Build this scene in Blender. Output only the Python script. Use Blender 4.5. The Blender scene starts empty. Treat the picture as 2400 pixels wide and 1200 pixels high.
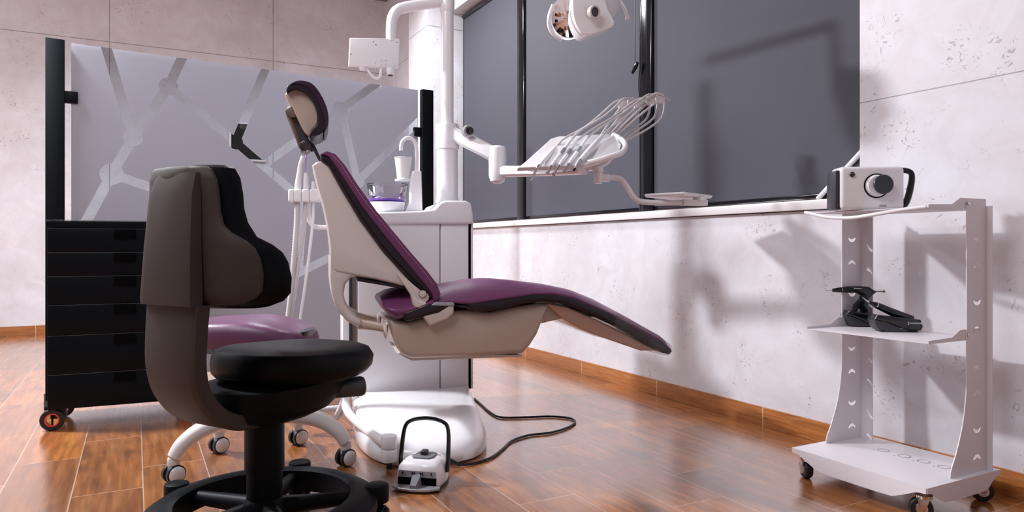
import bpy, bmesh, math, random
from mathutils import Vector, Matrix
PI = math.pi
random.seed(7)
scn = bpy.context.scene
COL = scn.collection

# ------------------------------------------------------------------ camera
FPX, CX, CY, CAMH = 1660.0, 1200.0, 578.0, 0.85
YAW = math.radians(28)
cd = bpy.data.cameras.new('camera'); cam = bpy.data.objects.new('camera', cd); COL.objects.link(cam)
cam.location = (0, 0, CAMH); cam.rotation_euler = (PI/2, 0, -YAW)
cd.sensor_fit = 'HORIZONTAL'; cd.sensor_width = 36; cd.lens = 36*FPX/2400
cd.shift_y = (CY-600)/2400
cd.clip_start = 0.05
scn.camera = cam
# ------------------------------------------------------------------ world, lights, exposure
w = bpy.data.worlds.new('world'); scn.world = w; w.use_nodes = True
w.node_tree.nodes['Background'].inputs[0].default_value = (.75, .78, 1, 1)
w.node_tree.nodes['Background'].inputs[1].default_value = .05
scn.view_settings.view_transform = 'Standard'; scn.view_settings.look = 'None'
scn.view_settings.exposure = 0.25; scn.view_settings.gamma = 1; scn.view_settings.use_curve_mapping = False

def area(name, loc, target, size, power, col, sy=None):
    l = bpy.data.lights.new(name, 'AREA'); l.energy = power; l.color = col; l.size = size
    if sy: l.shape = 'RECTANGLE'; l.size_y = sy
    else: l.shape = 'DISK'
    o = bpy.data.objects.new(name, l); COL.objects.link(o); o.location = loc
    o.rotation_euler = (Vector(target)-Vector(loc)).to_track_quat('-Z', 'Y').to_euler()
    return o
area('ceiling_lamp_left', (-1.1, 4.35, 3.1), (-.3, 3.9, 0), .28, 178, (.93, .95, 1))
area('fill_light_near', (-1.0, 1.6, 3.75), (.6, 2.4, 0), 2.2, 98, (.93, .95, 1))  # added broad soft fill, stands in for light bouncing around the room
area('ceiling_lamp_back', (1.5, 5.6, 3.3), (1.7, 5.0, 0), .5, 75, (.93, .95, 1))
area('ceiling_lamp_corner', (-3.2, 5.6, 3.3), (-2.6, 6.0, 0), .8, 75, (.93, .95, 1))

# ------------------------------------------------------------------ projection helpers (measurements from the photograph)
Fv = (math.sin(YAW), math.cos(YAW)); Rv = (math.cos(YAW), -math.sin(YAW))
def wxy(lat, d): return (lat*Rv[0]+d*Fv[0], lat*Rv[1]+d*Fv[1])
class Frame:
    def __init__(s, ox, oy, deg):
        s.ox, s.oy, s.ang = ox, oy, math.radians(deg)
        s.A = (math.cos(s.ang), math.sin(s.ang)); s.B = (-s.A[1], s.A[0])
        s.lo = ox*Rv[0]+oy*Rv[1]; s.do = ox*Fv[0]+oy*Fv[1]
        s.la = s.A[0]*Rv[0]+s.A[1]*Rv[1]; s.da = s.A[0]*Fv[0]+s.A[1]*Fv[1]
        s.lb = s.B[0]*Rv[0]+s.B[1]*Rv[1]; s.db = s.B[0]*Fv[0]+s.B[1]*Fv[1]
    def P(s, u, v, b):                       # pixel on the local plane y = b
        k = (u-CX)/FPX
        a = (k*(s.do+b*s.db)-(s.lo+b*s.lb))/(s.la-k*s.da)
        d = s.do+a*s.da+b*s.db
        return Vector((a, b, CAMH+(CY-v)*d/FPX))
    def PA(s, u, v, a):                      # pixel on the local plane x = a
        k = (u-CX)/FPX
        b = (k*(s.do+a*s.da)-(s.lo+a*s.la))/(s.lb-k*s.db)
        d = s.do+a*s.da+b*s.db
        return Vector((a, b, CAMH+(CY-v)*d/FPX))
    def PZ(s, u, v, z=0.0):                  # pixel on the height z
        d = FPX*(CAMH-z)/(v-CY); lat = (u-CX)/FPX*d
        x, y = wxy(lat, d); x -= s.ox; y -= s.oy
        return Vector((x*s.A[0]+y*s.A[1], x*s.B[0]+y*s.B[1], z))

# ------------------------------------------------------------------ materials
def lin(c):
    return tuple(((x/255)/12.92 if x/255 <= .04045 else ((x/255+.055)/1.055)**2.4) for x in c)+(1,)
def mat(name, rgb, rough=.5, metal=0, coat=0, bump=0, bscale=200, var=0, vscale=8, trans=0, spec=.5, alpha=None, sheen=0):
    m = bpy.data.materials.new(name); m.use_nodes = True; nt = m.node_tree; p = nt.nodes['Principled BSDF']
    p.inputs['Roughness'].default_value = rough; p.inputs['Metallic'].default_value = metal
    p.inputs['Coat Weight'].default_value = coat; p.inputs['Coat Roughness'].default_value = .12
    p.inputs['Specular IOR Level'].default_value = spec
    p.inputs['Transmission Weight'].default_value = trans
    p.inputs['Sheen Weight'].default_value = sheen
    if alpha is not None: p.inputs['Alpha'].default_value = alpha
    c = lin(rgb)
    tc = nt.nodes.new('ShaderNodeTexCoord')
    nz = nt.nodes.new('ShaderNodeTexNoise'); nz.inputs['Scale'].default_value = vscale; nz.inputs['Detail'].default_value = 5
    nt.links.new(tc.outputs['Object'], nz.inputs['Vector'])
    mx = nt.nodes.new('ShaderNodeMix'); mx.data_type = 'RGBA'
    f = 1-max(var, .03)
    mx.inputs[6].default_value = (c[0]*f, c[1]*f, c[2]*f, 1); mx.inputs[7].default_value = c
    nt.links.new(nz.outputs['Fac'], mx.inputs[0]); nt.links.new(mx.outputs[2], p.inputs['Base Color'])
    if bump:
        n2 = nt.nodes.new('ShaderNodeTexNoise'); n2.inputs['Scale'].default_value = bscale; n2.inputs['Detail'].default_value = 3
        nt.links.new(tc.outputs['Object'], n2.inputs['Vector'])
        b = nt.nodes.new('ShaderNodeBump'); b.inputs['Strength'].default_value = bump; b.inputs['Distance'].default_value = .002
        nt.links.new(n2.outputs['Fac'], b.inputs['Height']); nt.links.new(b.outputs[0], p.inputs['Normal'])
    return m
class NT:                                     # tiny node helper
    def __init__(s, m): s.nt = m.node_tree
    def n(s, t, **k):
        o = s.nt.nodes.new(t)
        for a, b in k.items(): setattr(o, a, b)
        return o
    def set(s, inp, v):
        if isinstance(v, (int, float, tuple)): inp.default_value = v
        else: s.nt.links.new(v, inp)
    def m(s, op, a, b=None, c=None, clamp=False):
        o = s.n('ShaderNodeMath', operation=op, use_clamp=clamp); s.set(o.inputs[0], a)
        if b is not None: s.set(o.inputs[1], b)
        if c is not None: s.set(o.inputs[2], c)
        return o.outputs[0]
    def mix(s, f, a, b, blend='MIX'):
        o = s.n('ShaderNodeMix', data_type='RGBA', blend_type=blend); s.set(o.inputs[0], f); s.set(o.inputs[6], a); s.set(o.inputs[7], b)
        return o.outputs[2]
    def ramp(s, f, pts):
        o = s.n('ShaderNodeValToRGB'); s.set(o.inputs[0], f)
        while len(o.color_ramp.elements) < len(pts): o.color_ramp.elements.new(.5)
        for e, (p, c) in zip(o.color_ramp.elements, pts): e.position = p; e.color = c
        return o.outputs[0]
    def noise(s, vec, scale, detail=4, rough=.5, dist=0):
        o = s.n('ShaderNodeTexNoise'); s.set(o.inputs['Vector'], vec); o.inputs['Scale'].default_value = scale
        o.inputs['Detail'].default_value = detail; o.inputs['Roughness'].default_value = rough; o.inputs['Distortion'].default_value = dist
        return o.outputs['Fac']
    def comb(s, x, y, z):
        o = s.n('ShaderNodeCombineXYZ'); s.set(o.inputs[0], x); s.set(o.inputs[1], y); s.set(o.inputs[2], z); return o.outputs[0]
def G(v): return (v, v, v, 1)

def wall_material():
    m = bpy.data.materials.new('microcement_wall'); m.use_nodes = True; N = NT(m); p = m.node_tree.nodes['Principled BSDF']
    g = N.n('ShaderNodeNewGeometry'); pos = g.outputs['Position']
    sp = N.n('ShaderNodeSeparateXYZ'); N.set(sp.inputs[0], pos); z = sp.outputs[2]
    big = N.noise(pos, 1.3, 6, .6, .6)
    c = N.ramp(big, [(.3, lin((204, 201, 206))), (.55, lin((222, 221, 227))), (.8, lin((228, 227, 233)))])
    mid = N.noise(pos, 5, 7, .65, 1.2)
    c = N.mix(N.ramp(mid, [(.35, G(.32)), (.62, G(0))]), c, lin((198, 184, 182)))
    # little clustered trowel pits
    pit = N.noise(pos, 24, 3, .6, 2.6); patch = N.noise(pos, 4.2, 2, .5, .3)
    a = N.m('MULTIPLY', N.ramp(pit, [(.60, G(0)), (.66, G(1))]), N.ramp(patch, [(.53, G(0)), (.60, G(1))]))
    c = N.mix(N.m('MULTIPLY', a, .55), c, lin((128, 108, 104)))
    # panel seams
    def seam(coord, at, wd=.0022):
        d = N.m('ABSOLUTE', N.m('SUBTRACT', coord, at)); return N.m('LESS_THAN', d, wd)
    wob = N.m('MULTIPLY', N.m('SUBTRACT', N.noise(pos, 3, 2), .5), .004)
    zz = N.m('ADD', z, wob)
    s = N.m('MAXIMUM', N.m('MULTIPLY', seam(zz, 1.44), N.m('LESS_THAN', sp.outputs[1], 1.95)), seam(zz, 2.91, .004))
    s = N.m('MAXIMUM', s, N.m('MULTIPLY', seam(sp.outputs[0], -.23, .004), N.m('GREATER_THAN', sp.outputs[1], 8)))
    s = N.m('MAXIMUM', s, N.m('MULTIPLY', seam(sp.outputs[0], 1.35, .004), N.m('GREATER_THAN', sp.outputs[1], 8)))
    c = N.mix(N.m('MULTIPLY', s, .6), c, lin((95, 85, 85)))
    N.set(p.inputs['Base Color'], c); p.inputs['Roughness'].default_value = .48
    b = N.n('ShaderNodeBump'); b.inputs['Strength'].default_value = .25; b.inputs['Distance'].default_value = .004
    N.set(b.inputs['Height'], N.m('ADD', N.m('MULTIPLY', mid, .6), N.m('SUBTRACT', 1.0, N.m('MAXIMUM', a, s)))); N.set(p.inputs['Normal'], b.outputs[0])
    return m

def floor_material():
    m = bpy.data.materials.new('wood_look_tile_floor'); m.use_nodes = True; N = NT(m); p = m.node_tree.nodes['Principled BSDF']
    g = N.n('ShaderNodeNewGeometry'); sp = N.n('ShaderNodeSeparateXYZ'); N.set(sp.inputs[0], g.outputs['Position'])
    X, Y = sp.outputs[0], sp.outputs[1]; W, L = .218, .77
    xs = N.m('DIVIDE', N.m('ADD', X, .194), W); k = N.m('FLOOR', xs); fx = N.m('FRACT', xs)
    ys = N.m('SUBTRACT', N.m('DIVIDE', N.m('SUBTRACT', Y, 2.05), L), N.m('DIVIDE', k, 3.0)); c = N.m('FLOOR', ys); fy = N.m('FRACT', ys)
    dx = N.m('MULTIPLY', N.m('MINIMUM', fx, N.m('SUBTRACT', 1.0, fx)), W)
    dy = N.m('MULTIPLY', N.m('MINIMUM', fy, N.m('SUBTRACT', 1.0, fy)), L)
    dm = N.m('MINIMUM', dx, dy); grout = N.m('LESS_THAN', dm, .0019)
    wn = N.n('ShaderNodeTexWhiteNoise', noise_dimensions='2D'); N.set(wn.inputs['Vector'], N.comb(k, c, 0.0))
    r = wn.outputs['Value']; rs = N.n('ShaderNodeSeparateColor'); N.set(rs.inputs[0], wn.outputs['Color'])
    gx = N.m('ADD', X, N.m('MULTIPLY', r, 37.0)); gy = N.m('ADD', Y, N.m('MULTIPLY', rs.outputs[1], 23.0))
    fine = N.noise(N.comb(N.m('MULTIPLY', gx, 15.0), N.m('MULTIPLY', gy, 1.0), r), 3.0, 5, .5, .35)
    ringv = N.noise(N.comb(N.m('MULTIPLY', gx, 5.0), N.m('MULTIPLY', gy, 1.1), r), 1.2, 2, .45, .5)
    rings = N.m('SINE', N.m('MULTIPLY', ringv, 34.0))
    knot = N.noise(N.comb(N.m('MULTIPLY', gx, 5.0), N.m('MULTIPLY', gy, 1.6), 3.0), 1.4, 3, .5, .3)
    base = N.ramp(fine, [(.15, lin((116, 66, 28))), (.5, lin((172, 106, 52))), (.85, lin((206, 140, 78)))])
    base = N.mix(N.ramp(rings, [(0, G(.0)), (1, G(.30))]), base, lin((112, 66, 36)))
    base = N.mix(N.ramp(knot, [(.54, G(0)), (.72, G(.8))]), base, lin((84, 56, 40)))
    base = N.mix(N.ramp(rs.outputs[2], [(.35, G(0)), (1, G(.5))]), base, lin((104, 72, 58)))
    base = N.mix(grout, base, lin((190, 160, 142)))
    N.set(p.inputs['Base Color'], base)
    N.set(p.inputs['Roughness'], N.m('ADD', .2, N.m('MULTIPLY', fine, .16)))
    p.inputs['Specular IOR Level'].default_value = .8; p.inputs['Coat Weight'].default_value = 1; p.inputs['Coat Roughness'].default_value = .16; p.inputs['Coat IOR'].default_value = 1.85
    b = N.n('ShaderNodeBump'); b.inputs['Strength'].default_value = .3; b.inputs['Distance'].default_value = .0015
    N.set(b.inputs['Height'], N.m('ADD', N.m('MULTIPLY', fine, .08), N.ramp(dm, [(0, G(0)), (.003, G(1))]))); N.set(p.inputs['Normal'], b.outputs[0])
    return m

def baseboard_material():
    m = bpy.data.materials.new('wood_look_baseboard'); m.use_nodes = True; N = NT(m); p = m.node_tree.nodes['Principled BSDF']
    g = N.n('ShaderNodeNewGeometry'); sp = N.n('ShaderNodeSeparateXYZ'); N.set(sp.inputs[0], g.outputs['Position'])
    t = N.m('ADD', sp.outputs[0], sp.outputs[1]); cell = N.m('DIVIDE', N.m('SUBTRACT', t, 5.02), .77)
    k = N.m('FLOOR', cell); f = N.m('FRACT', cell)
    wn = N.n('ShaderNodeTexWhiteNoise', noise_dimensions='1D'); N.set(wn.inputs['W'], k)
    fine = N.noise(N.comb(N.m('MULTIPLY', t, 1.8), N.m('MULTIPLY', sp.outputs[2], 26.0), N.m('MULTIPLY', wn.outputs['Value'], 9.0)), 3, 6, .6, .8)
    c = N.ramp(fine, [(.25, lin((130, 76, 38))), (.5, lin((172, 108, 56))), (.8, lin((196, 134, 78)))])
    c = N.mix(N.m('MULTIPLY', wn.outputs['Value'], .45), c, lin((128, 76, 44)))
    c = N.mix(N.m('LESS_THAN', N.m('MINIMUM', f, N.m('SUBTRACT', 1.0, f)), .003), c, lin((205, 175, 150)))
    N.set(p.inputs['Base Color'], c); p.inputs['Roughness'].default_value = .3
    return m

M = {}
M['wall'] = wall_material(); M['floor'] = floor_material(); M['baseboard'] = baseboard_material()
M['ceiling'] = mat('ceiling_paint', (205, 200, 200), .7, var=.05)
M['sill'] = mat('white_stone_sill', (236, 232, 233), .25, var=.05)
M['blind'] = mat('grey_blind_fabric', (70, 70, 80), .7, bump=.3, bscale=900, var=.12, vscale=3)
M['frame'] = mat('black_window_frame', (16, 18, 22), .16, spec=.1, coat=.4)
M['frame_red'] = mat('dark_brown_frame', (62, 38, 38), .3)
M['pane'] = mat('night_window_glass', (8, 10, 14), .05)
M['white'] = mat('white_enamel', (242, 241, 245), .22, coat=.35)
M['white_matte'] = mat('white_plastic', (244, 243, 247), .38)
M['warm_white'] = mat('warm_white_shell', (214, 204, 198), .22, coat=.5)
M['stool_white'] = mat('off_white_stool_plastic', (206, 200, 200), .38)
M['beige'] = mat('beige_shell', (186, 168, 156), .2, coat=.5)
M['purple'] = mat('purple_leather', (108, 54, 96), .32, bump=.25, bscale=420, var=.12, vscale=5)
M['purple_light'] = mat('purple_stool_vinyl', (98, 58, 90), .36, bump=.2, bscale=420, var=.1)
M['purple_dark'] = mat('dark_purple_leather', (46, 24, 48), .25, bump=.2, bscale=420)
M['stitch'] = mat('pink_stitching', (196, 140, 180), .6)
M['band'] = mat('dark_leather_and_shade', (24, 15, 30), .28, bump=.2, bscale=420)  # dark leather; also serves as painted shade on the back cushion side
M['black_leather'] = mat('black_leather', (10, 12, 16), .33, spec=.1, bump=.25, bscale=420)
M['stool_plastic'] = mat('charcoal_brown_plastic', (60, 52, 49), .6, spec=.3, bump=.25, bscale=900, var=.1, vscale=4)
M['black_plastic'] = mat('black_plastic', (15, 18, 22), .45, spec=.1, bump=.15, bscale=700)
M['gloss_black'] = mat('glossy_black_plastic', (6, 9, 11), .2, coat=.3)
M['cabinet'] = mat('black_cabinet_lacquer', (9, 14, 19), .42, spec=.1, bump=.06, bscale=600)
M['groove'] = mat('dark_gap', (3, 4, 5), .7, spec=.05)
M['edge'] = mat('pale_edge_metal', (120, 124, 132), .3, metal=.8)
M['chrome'] = mat('chrome', (205, 205, 208), .12, metal=1)
M['bronze'] = mat('satin_nickel', (150, 138, 130), .28, metal=1)
M['steel'] = mat('dark_steel', (92, 84, 84), .3, metal=1)
M['grey'] = mat('grey_plastic', (122, 124, 130), .4)
M['dgrey'] = mat('dark_grey_plastic', (52, 54, 60), .38)
M['silver'] = mat('silver_plastic', (176, 178, 184), .3, metal=.5)
M['hose'] = mat('grey_white_hose', (206, 202, 204), .45)
M['rubber'] = mat('black_rubber', (14, 15, 18), .5)
M['red'] = mat('red_wheel_ring', (226, 66, 46), .35)
M['cable'] = mat('black_cable', (14, 16, 24), .35)
M['cart'] = mat('white_powder_coat', (226, 221, 226), .4)
M['paper'] = mat('white_paper', (240, 240, 242), .7)
M['violet'] = mat('violet_plastic', (128, 84, 190), .3, trans=.3)
M['violet_pale'] = mat('violet_tube', (178, 146, 214), .3)
M['mirror'] = mat('lamp_reflector_mirror', (225, 215, 210), .04, metal=1)
M['lens'] = mat('grey_lens', (56, 60, 68), .3)
M['ink'] = mat('dark_print', (40, 44, 90), .5)
M['film'] = mat('clear_plastic_film', (235, 225, 225), .06, trans=.9, spec=.8, alpha=.4)
M['tint'] = mat('copper_tinted_panel', (196, 150, 124), .15, coat=.6)
def clear_glass():
    m = bpy.data.materials.new('clear_bowl_glass'); m.use_nodes = True; N = NT(m); nt = m.node_tree
    out = nt.nodes['Material Output']; nt.nodes.remove(nt.nodes['Principled BSDF'])
    t = N.n('ShaderNodeBsdfTransparent'); t.inputs[0].default_value = (.97, .98, .995, 1)
    g = N.n('ShaderNodeBsdfGlossy'); g.inputs['Roughness'].default_value = .05
    f = N.n('ShaderNodeFresnel'); f.inputs[0].default_value = 1.5
    x = N.n('ShaderNodeMixShader'); N.set(x.inputs[0], N.m('ADD', f.outputs[0], .05)); N.set(x.inputs[1], t.outputs[0]); N.set(x.inputs[2], g.outputs[0])
    N.set(out.inputs[0], x.outputs[0]); return m
M['glass'] = clear_glass()

def frosted_glass(segs, nodes, wd):
    m = bpy.data.materials.new('frosted_pattern_glass'); m.use_nodes = True; N = NT(m); nt = m.node_tree
    out = nt.nodes['Material Output']; nt.nodes.remove(nt.nodes['Principled BSDF'])
    tc = N.n('ShaderNodeTexCoord'); sp = N.n('ShaderNodeSeparateXYZ'); N.set(sp.inputs[0], tc.outputs['Object'])
    X, Z = sp.outputs[0], sp.outputs[2]; best = None
    for (x0, z0), (x1, z1) in segs:
        dx, dz = x1-x0, z1-z0; l2 = dx*dx+dz*dz
        px, pz = N.m('SUBTRACT', X, x0), N.m('SUBTRACT', Z, z0)
        t = N.m('DIVIDE', N.m('ADD', N.m('MULTIPLY', px, dx), N.m('MULTIPLY', pz, dz)), l2, clamp=True)
        ex, ez = N.m('SUBTRACT', px, N.m('MULTIPLY', t, dx)), N.m('SUBTRACT', pz, N.m('MULTIPLY', t, dz))
        h = N.m('LESS_THAN', N.m('ADD', N.m('MULTIPLY', ex, ex), N.m('MULTIPLY', ez, ez)), wd*wd)
        best = h if best is None else N.m('MAXIMUM', best, h)
    for x0, z0, r in nodes:
        px, pz = N.m('SUBTRACT', X, x0), N.m('SUBTRACT', Z, z0)
        best = N.m('MAXIMUM', best, N.m('LESS_THAN', N.m('ADD', N.m('MULTIPLY', px, px), N.m('MULTIPLY', pz, pz)), r*r))
    d = N.n('ShaderNodeBsdfDiffuse'); d.inputs[0].default_value = lin((194, 194, 204))
    tr = N.n('ShaderNodeBsdfTranslucent'); tr.inputs[0].default_value = lin((214, 215, 225))
    gl = N.n('ShaderNodeBsdfGlossy'); gl.inputs['Roughness'].default_value = .3
    a = N.n('ShaderNodeMixShader'); a.inputs[0].default_value = .5; N.set(a.inputs[1], d.outputs[0]); N.set(a.inputs[2], tr.outputs[0])
    fr = N.n('ShaderNodeFresnel'); fr.inputs[0].default_value = 1.35
    b = N.n('ShaderNodeMixShader'); N.set(b.inputs[0], fr.outputs[0]); N.set(b.inputs[1], a.outputs[0]); N.set(b.inputs[2], gl.outputs[0])
    tp = N.n('ShaderNodeBsdfTransparent'); tp.inputs[0].default_value = lin((222, 226, 230))
    g2 = N.n('ShaderNodeBsdfGlossy'); g2.inputs['Roughness'].default_value = .03
    c = N.n('ShaderNodeMixShader'); N.set(c.inputs[0], N.m('MULTIPLY', fr.outputs[0], 1.0)); N.set(c.inputs[1], tp.outputs[0]); N.set(c.inputs[2], g2.outputs[0])
    e = N.n('ShaderNodeMixShader'); N.set(e.inputs[0], best); N.set(e.inputs[1], b.outputs[0]); N.set(e.inputs[2], c.outputs[0])
    N.set(out.inputs[0], e.outputs[0]); return m

# ------------------------------------------------------------------ mesh helpers
def catmull(pts, n=6, closed=False):
    pts = [Vector(p) for p in pts]; out = []; L = len(pts)
    rng = range(L) if closed else range(L-1)
    for i in rng:
        if closed: p0, p1, p2, p3 = pts[(i-1) % L], pts[i], pts[(i+1) % L], pts[(i+2) % L]
        else: p0, p1, p2, p3 = pts[max(i-1, 0)], pts[i], pts[i+1], pts[min(i+2, L-1)]
        for k in range(n):
            t = k/n; t2 = t*t; t3 = t2*t
            out.append(.5*((2*p1)+(-p0+p2)*t+(2*p0-5*p1+4*p2-p3)*t2+(-p0+3*p1-3*p2+p3)*t3))
    if not closed: out.append(pts[-1])
    return out
class Mesh:
    def __init__(s): s.bm = bmesh.new()
    def _merge(s, b, warp=None):
        if warp:
            for v in b.verts: v.co = warp(v.co)
        me = bpy.data.meshes.new('t'); b.to_mesh(me); b.free(); s.bm.from_mesh(me); bpy.data.meshes.remove(me); return s
    def box(s, x0, x1, y0, y1, z0, z1, bev=0, seg=2, rot=None, warp=None):
        b = bmesh.new(); bmesh.ops.create_cube(b, size=1)
        for v in b.verts: v.co = Vector(((x0+x1)/2+v.co.x*(x1-x0), (y0+y1)/2+v.co.y*(y1-y0), (z0+z1)/2+v.co.z*(z1-z0)))
        if bev: bmesh.ops.bevel(b, geom=b.edges[:], offset=bev, segments=seg, profile=.5, affect='EDGES', clamp_overlap=True)
        if rot:
            c = Vector(((x0+x1)/2, (y0+y1)/2, (z0+z1)/2))
            for v in b.verts: v.co = rot @ (v.co-c)+c
        return s._merge(b, warp)
    def prism(s, pts, lo, hi, axis='y', bev=0, seg=3, alle=False, warp=None):
        # polygon given in the two other axes, extruded along axis
        b = bmesh.new()
        def mk(p, t):
            if axis == 'y': return Vector((p[0], t, p[1]))
            if axis == 'z': return Vector((p[0], p[1], t))
            return Vector((t, p[0], p[1]))
        v0 = [b.verts.new(mk(p, lo)) for p in pts]; v1 = [b.verts.new(mk(p, hi)) for p in pts]
        n = len(pts); f0 = b.faces.new(v0); f1 = b.faces.new(v1[::-1])
        for i in range(n): b.faces.new((v0[(i+1) % n], v0[i], v1[i], v1[(i+1) % n]))
        bmesh.ops.recalc_face_normals(b, faces=b.faces[:])
        if bev:
            e = b.edges[:] if alle else list(set(f0.edges) | set(f1.edges))
            bmesh.ops.bevel(b, geom=e, offset=bev, segments=seg, profile=.5, affect='EDGES', clamp_overlap=True)
        return s._merge(b, warp)
    def slab(s, quad, th, bev=0, seg=2):       # thick plate from coplanar-ish points, th vector
        b = bmesh.new(); th = Vector(th); n = len(quad)
        v0 = [b.verts.new(Vector(p)) for p in quad]; v1 = [b.verts.new(Vector(p)+th) for p in quad]
        b.faces.new(v0); b.faces.new(v1[::-1])
        for i in range(n): b.faces.new((v0[(i+1) % n], v0[i], v1[i], v1[(i+1) % n]))
        bmesh.ops.recalc_face_normals(b, faces=b.faces[:])
        if bev: bmesh.ops.bevel(b, geom=b.edges[:], offset=bev, segments=seg, profile=.5, affect='EDGES', clamp_overlap=True)
        return s._merge(b)
    def loft(s, rings, cap=True, closed=True, warp=None):
        b = bmesh.new(); R = [[b.verts.new(Vector(p)) for p in r] for r in rings]; n = len(rings[0])
        for i in range(len(R)-1):
            for j in range(n if closed else n-1):
                k = (j+1) % n; b.faces.new((R[i][j], R[i][k], R[i+1][k], R[i+1][j]))
        if cap: b.faces.new(R[0][::-1]); b.faces.new(R[-1])
        bmesh.ops.recalc_face_normals(b, faces=b.faces[:])
        return s._merge(b, warp)
    def tube(s, pts, r, seg=12, smooth=0, flat=1.0, up=None):
        pts = [Vector(p) for p in pts]; rr = r if isinstance(r, (list, tuple)) else [r]*len(pts)
        if smooth:
            q = catmull([(p.x, p.y, p.z) for p in pts], smooth); L = len(pts)-1
            rs = []
            for i in range(len(q)):
                t = i/smooth; k = min(int(t), L-1); f = t-k; rs.append(rr[k]*(1-f)+rr[min(k+1, L)]*f)
            pts, rr = q, rs
        rings = []; prev = None
        for i, p in enumerate(pts):
            t = (pts[min(i+1, len(pts)-1)]-pts[max(i-1, 0)]).normalized()
            if prev is None:
                ref = Vector(up) if up else (Vector((0, 0, 1)) if abs(t.z) < .9 else Vector((0, 1, 0)))
                n = (ref-t*ref.dot(t)).normalized()
            else: n = (prev-t*prev.dot(t)).normalized()
            prev = n; bn = t.cross(n)
            rings.append([p+n*math.cos(2*PI*k/seg)*rr[i]*flat+bn*math.sin(2*PI*k/seg)*rr[i] for k in range(seg)])
        return s.loft(rings)
    def cyl(s, p0, p1, r0, r1=None, seg=24, bev=0):
        p0, p1 = Vector(p0), Vector(p1); r1 = r0 if r1 is None else r1
        if bev:
            d = (p1-p0).normalized()
            return s.tube([p0, p0+d*bev*.3, p0+d*bev, p1-d*bev, p1-d*bev*.3, p1], [r0-bev, r0-bev*.3, r0, r1, r1-bev*.3, r1-bev], seg)
        return s.tube([p0, p1], [r0, r1], seg)
    def lathe(s, prof, c=(0, 0, 0), axis=(0, 0, 1), seg=32, cap=True):
        ax = Vector(axis).normalized(); c = Vector(c)
        ref = Vector((0, 0, 1)) if abs(ax.z) < .9 else Vector((1, 0, 0)); n = (ref-ax*ref.dot(ax)).normalized(); bn = ax.cross(n)
        rings = [[c+ax*h+(n*math.cos(2*PI*k/seg)+bn*math.sin(2*PI*k/seg))*max(r, .0002) for k in range(seg)] for r, h in prof]
        return s.loft(rings, cap=cap)
    def sphere(s, c, r, sc=(1, 1, 1), seg=20, rot=None):
        b = bmesh.new(); bmesh.ops.create_uvsphere(b, u_segments=seg, v_segments=seg//2, radius=r)
        for v in b.verts:
            q = Vector((v.co.x*sc[0], v.co.y*sc[1], v.co.z*sc[2])); q = rot @ q if rot else q; v.co = q+Vector(c)
        return s._merge(b)
    def obj(s, name, m, parent=None, subsurf=0, ang=38, **props):
        me = bpy.data.meshes.new(name); s.bm.to_mesh(me); s.bm.free()
        me.materials.append(M[m] if isinstance(m, str) else m)
        me.polygons.foreach_set('use_smooth', [True]*len(me.polygons)); me.set_sharp_from_angle(angle=math.radians(ang))
        o = bpy.data.objects.new(name, me); COL.objects.link(o)
        if parent: o.parent = parent
        if subsurf: md = o.modifiers.new('s', 'SUBSURF'); md.levels = md.render_levels = subsurf
        for k, v in props.items(): o[k] = v
        return o
def thing(name, label, cat, loc=(0, 0, 0), rz=0, group=None):
    o = bpy.data.objects.new(name, None); COL.objects.link(o); o.location = loc; o.rotation_euler = (0, 0, rz)
    o.empty_display_size = .1; o['label'] = label; o['category'] = cat
    if group: o['group'] = group
    return o
def tag(o, label, cat, group=None):
    o['label'] = label; o['category'] = cat
    if group: o['group'] = group
    return o
def at_frame(o, fr, z=0): o.location = (fr.ox, fr.oy, z); o.rotation_euler = (0, 0, fr.ang); return o
def struct(o): o['kind'] = 'structure'; return o
def text_mesh(body, size, extr=.0004):
    c = bpy.data.curves.new('t', 'FONT'); c.body = body; c.size = size; c.extrude = extr; c.align_x = 'LEFT'
    o = bpy.data.objects.new('t', c); COL.objects.link(o); dg = bpy.context.evaluated_depsgraph_get(); dg.update()
    me = bpy.data.meshes.new_from_object(o.evaluated_get(dg)); bpy.data.objects.remove(o); return me
def interp(x, xs, ys):
    if x <= xs[0]: return ys[0]
    for i in range(len(xs)-1):
        if x <= xs[i+1]:
            t = (x-xs[i])/(xs[i+1]-xs[i]); return ys[i]*(1-t)+ys[i+1]*t
    return ys[-1]
def superring(cx, cy, z, a, b, n=2.6, seg=48, ang=0):
    r = []
    for k in range(seg):
        t = 2*PI*k/seg; c, s_ = math.cos(t), math.sin(t)
        x = a*math.copysign(abs(c)**(2/n), c); y = b*math.copysign(abs(s_)**(2/n), s_)
        r.append((cx+x*math.cos(ang)-y*math.sin(ang), cy+x*math.sin(ang)+y*math.cos(ang), z))
    return r

# ================================================================== ROOM
XR, YB, CEIL = 2.63, 8.19, 3.9
XL, YF = -4.6, -3.2
W0, W1 = 1.90, 6.19           # window opening along y
SZ0, SZT, WTOP = 1.012, 1.054, 3.06
struct(Mesh().box(XL, XR+.4, YF, YB+.2, -.1, 0).obj('floor', 'floor'))
struct(Mesh().box(XL, XR+.4, YF, YB+.2, CEIL, CEIL+.1).obj('ceiling', 'ceiling'))
struct(Mesh().box(XL-.2, XR+.4, YB, YB+.2, 0, CEIL).obj('wall_back', 'wall'))
struct(Mesh().box(XL-.2, XL, YF, YB, 0, CEIL).obj('wall_left', 'wall'))
struct(Mesh().box(XL-.2, XR+.4, YF-.2, YF, 0, CEIL).obj('wall_front', 'wall'))
wr = Mesh()
wr.box(XR, XR+.4, YF, W0, 0, CEIL); wr.box(XR, XR+.4, W0, W1, 0, SZ0-.004); wr.box(XR, XR+.4, W0, W1, WTOP, CEIL)
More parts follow.
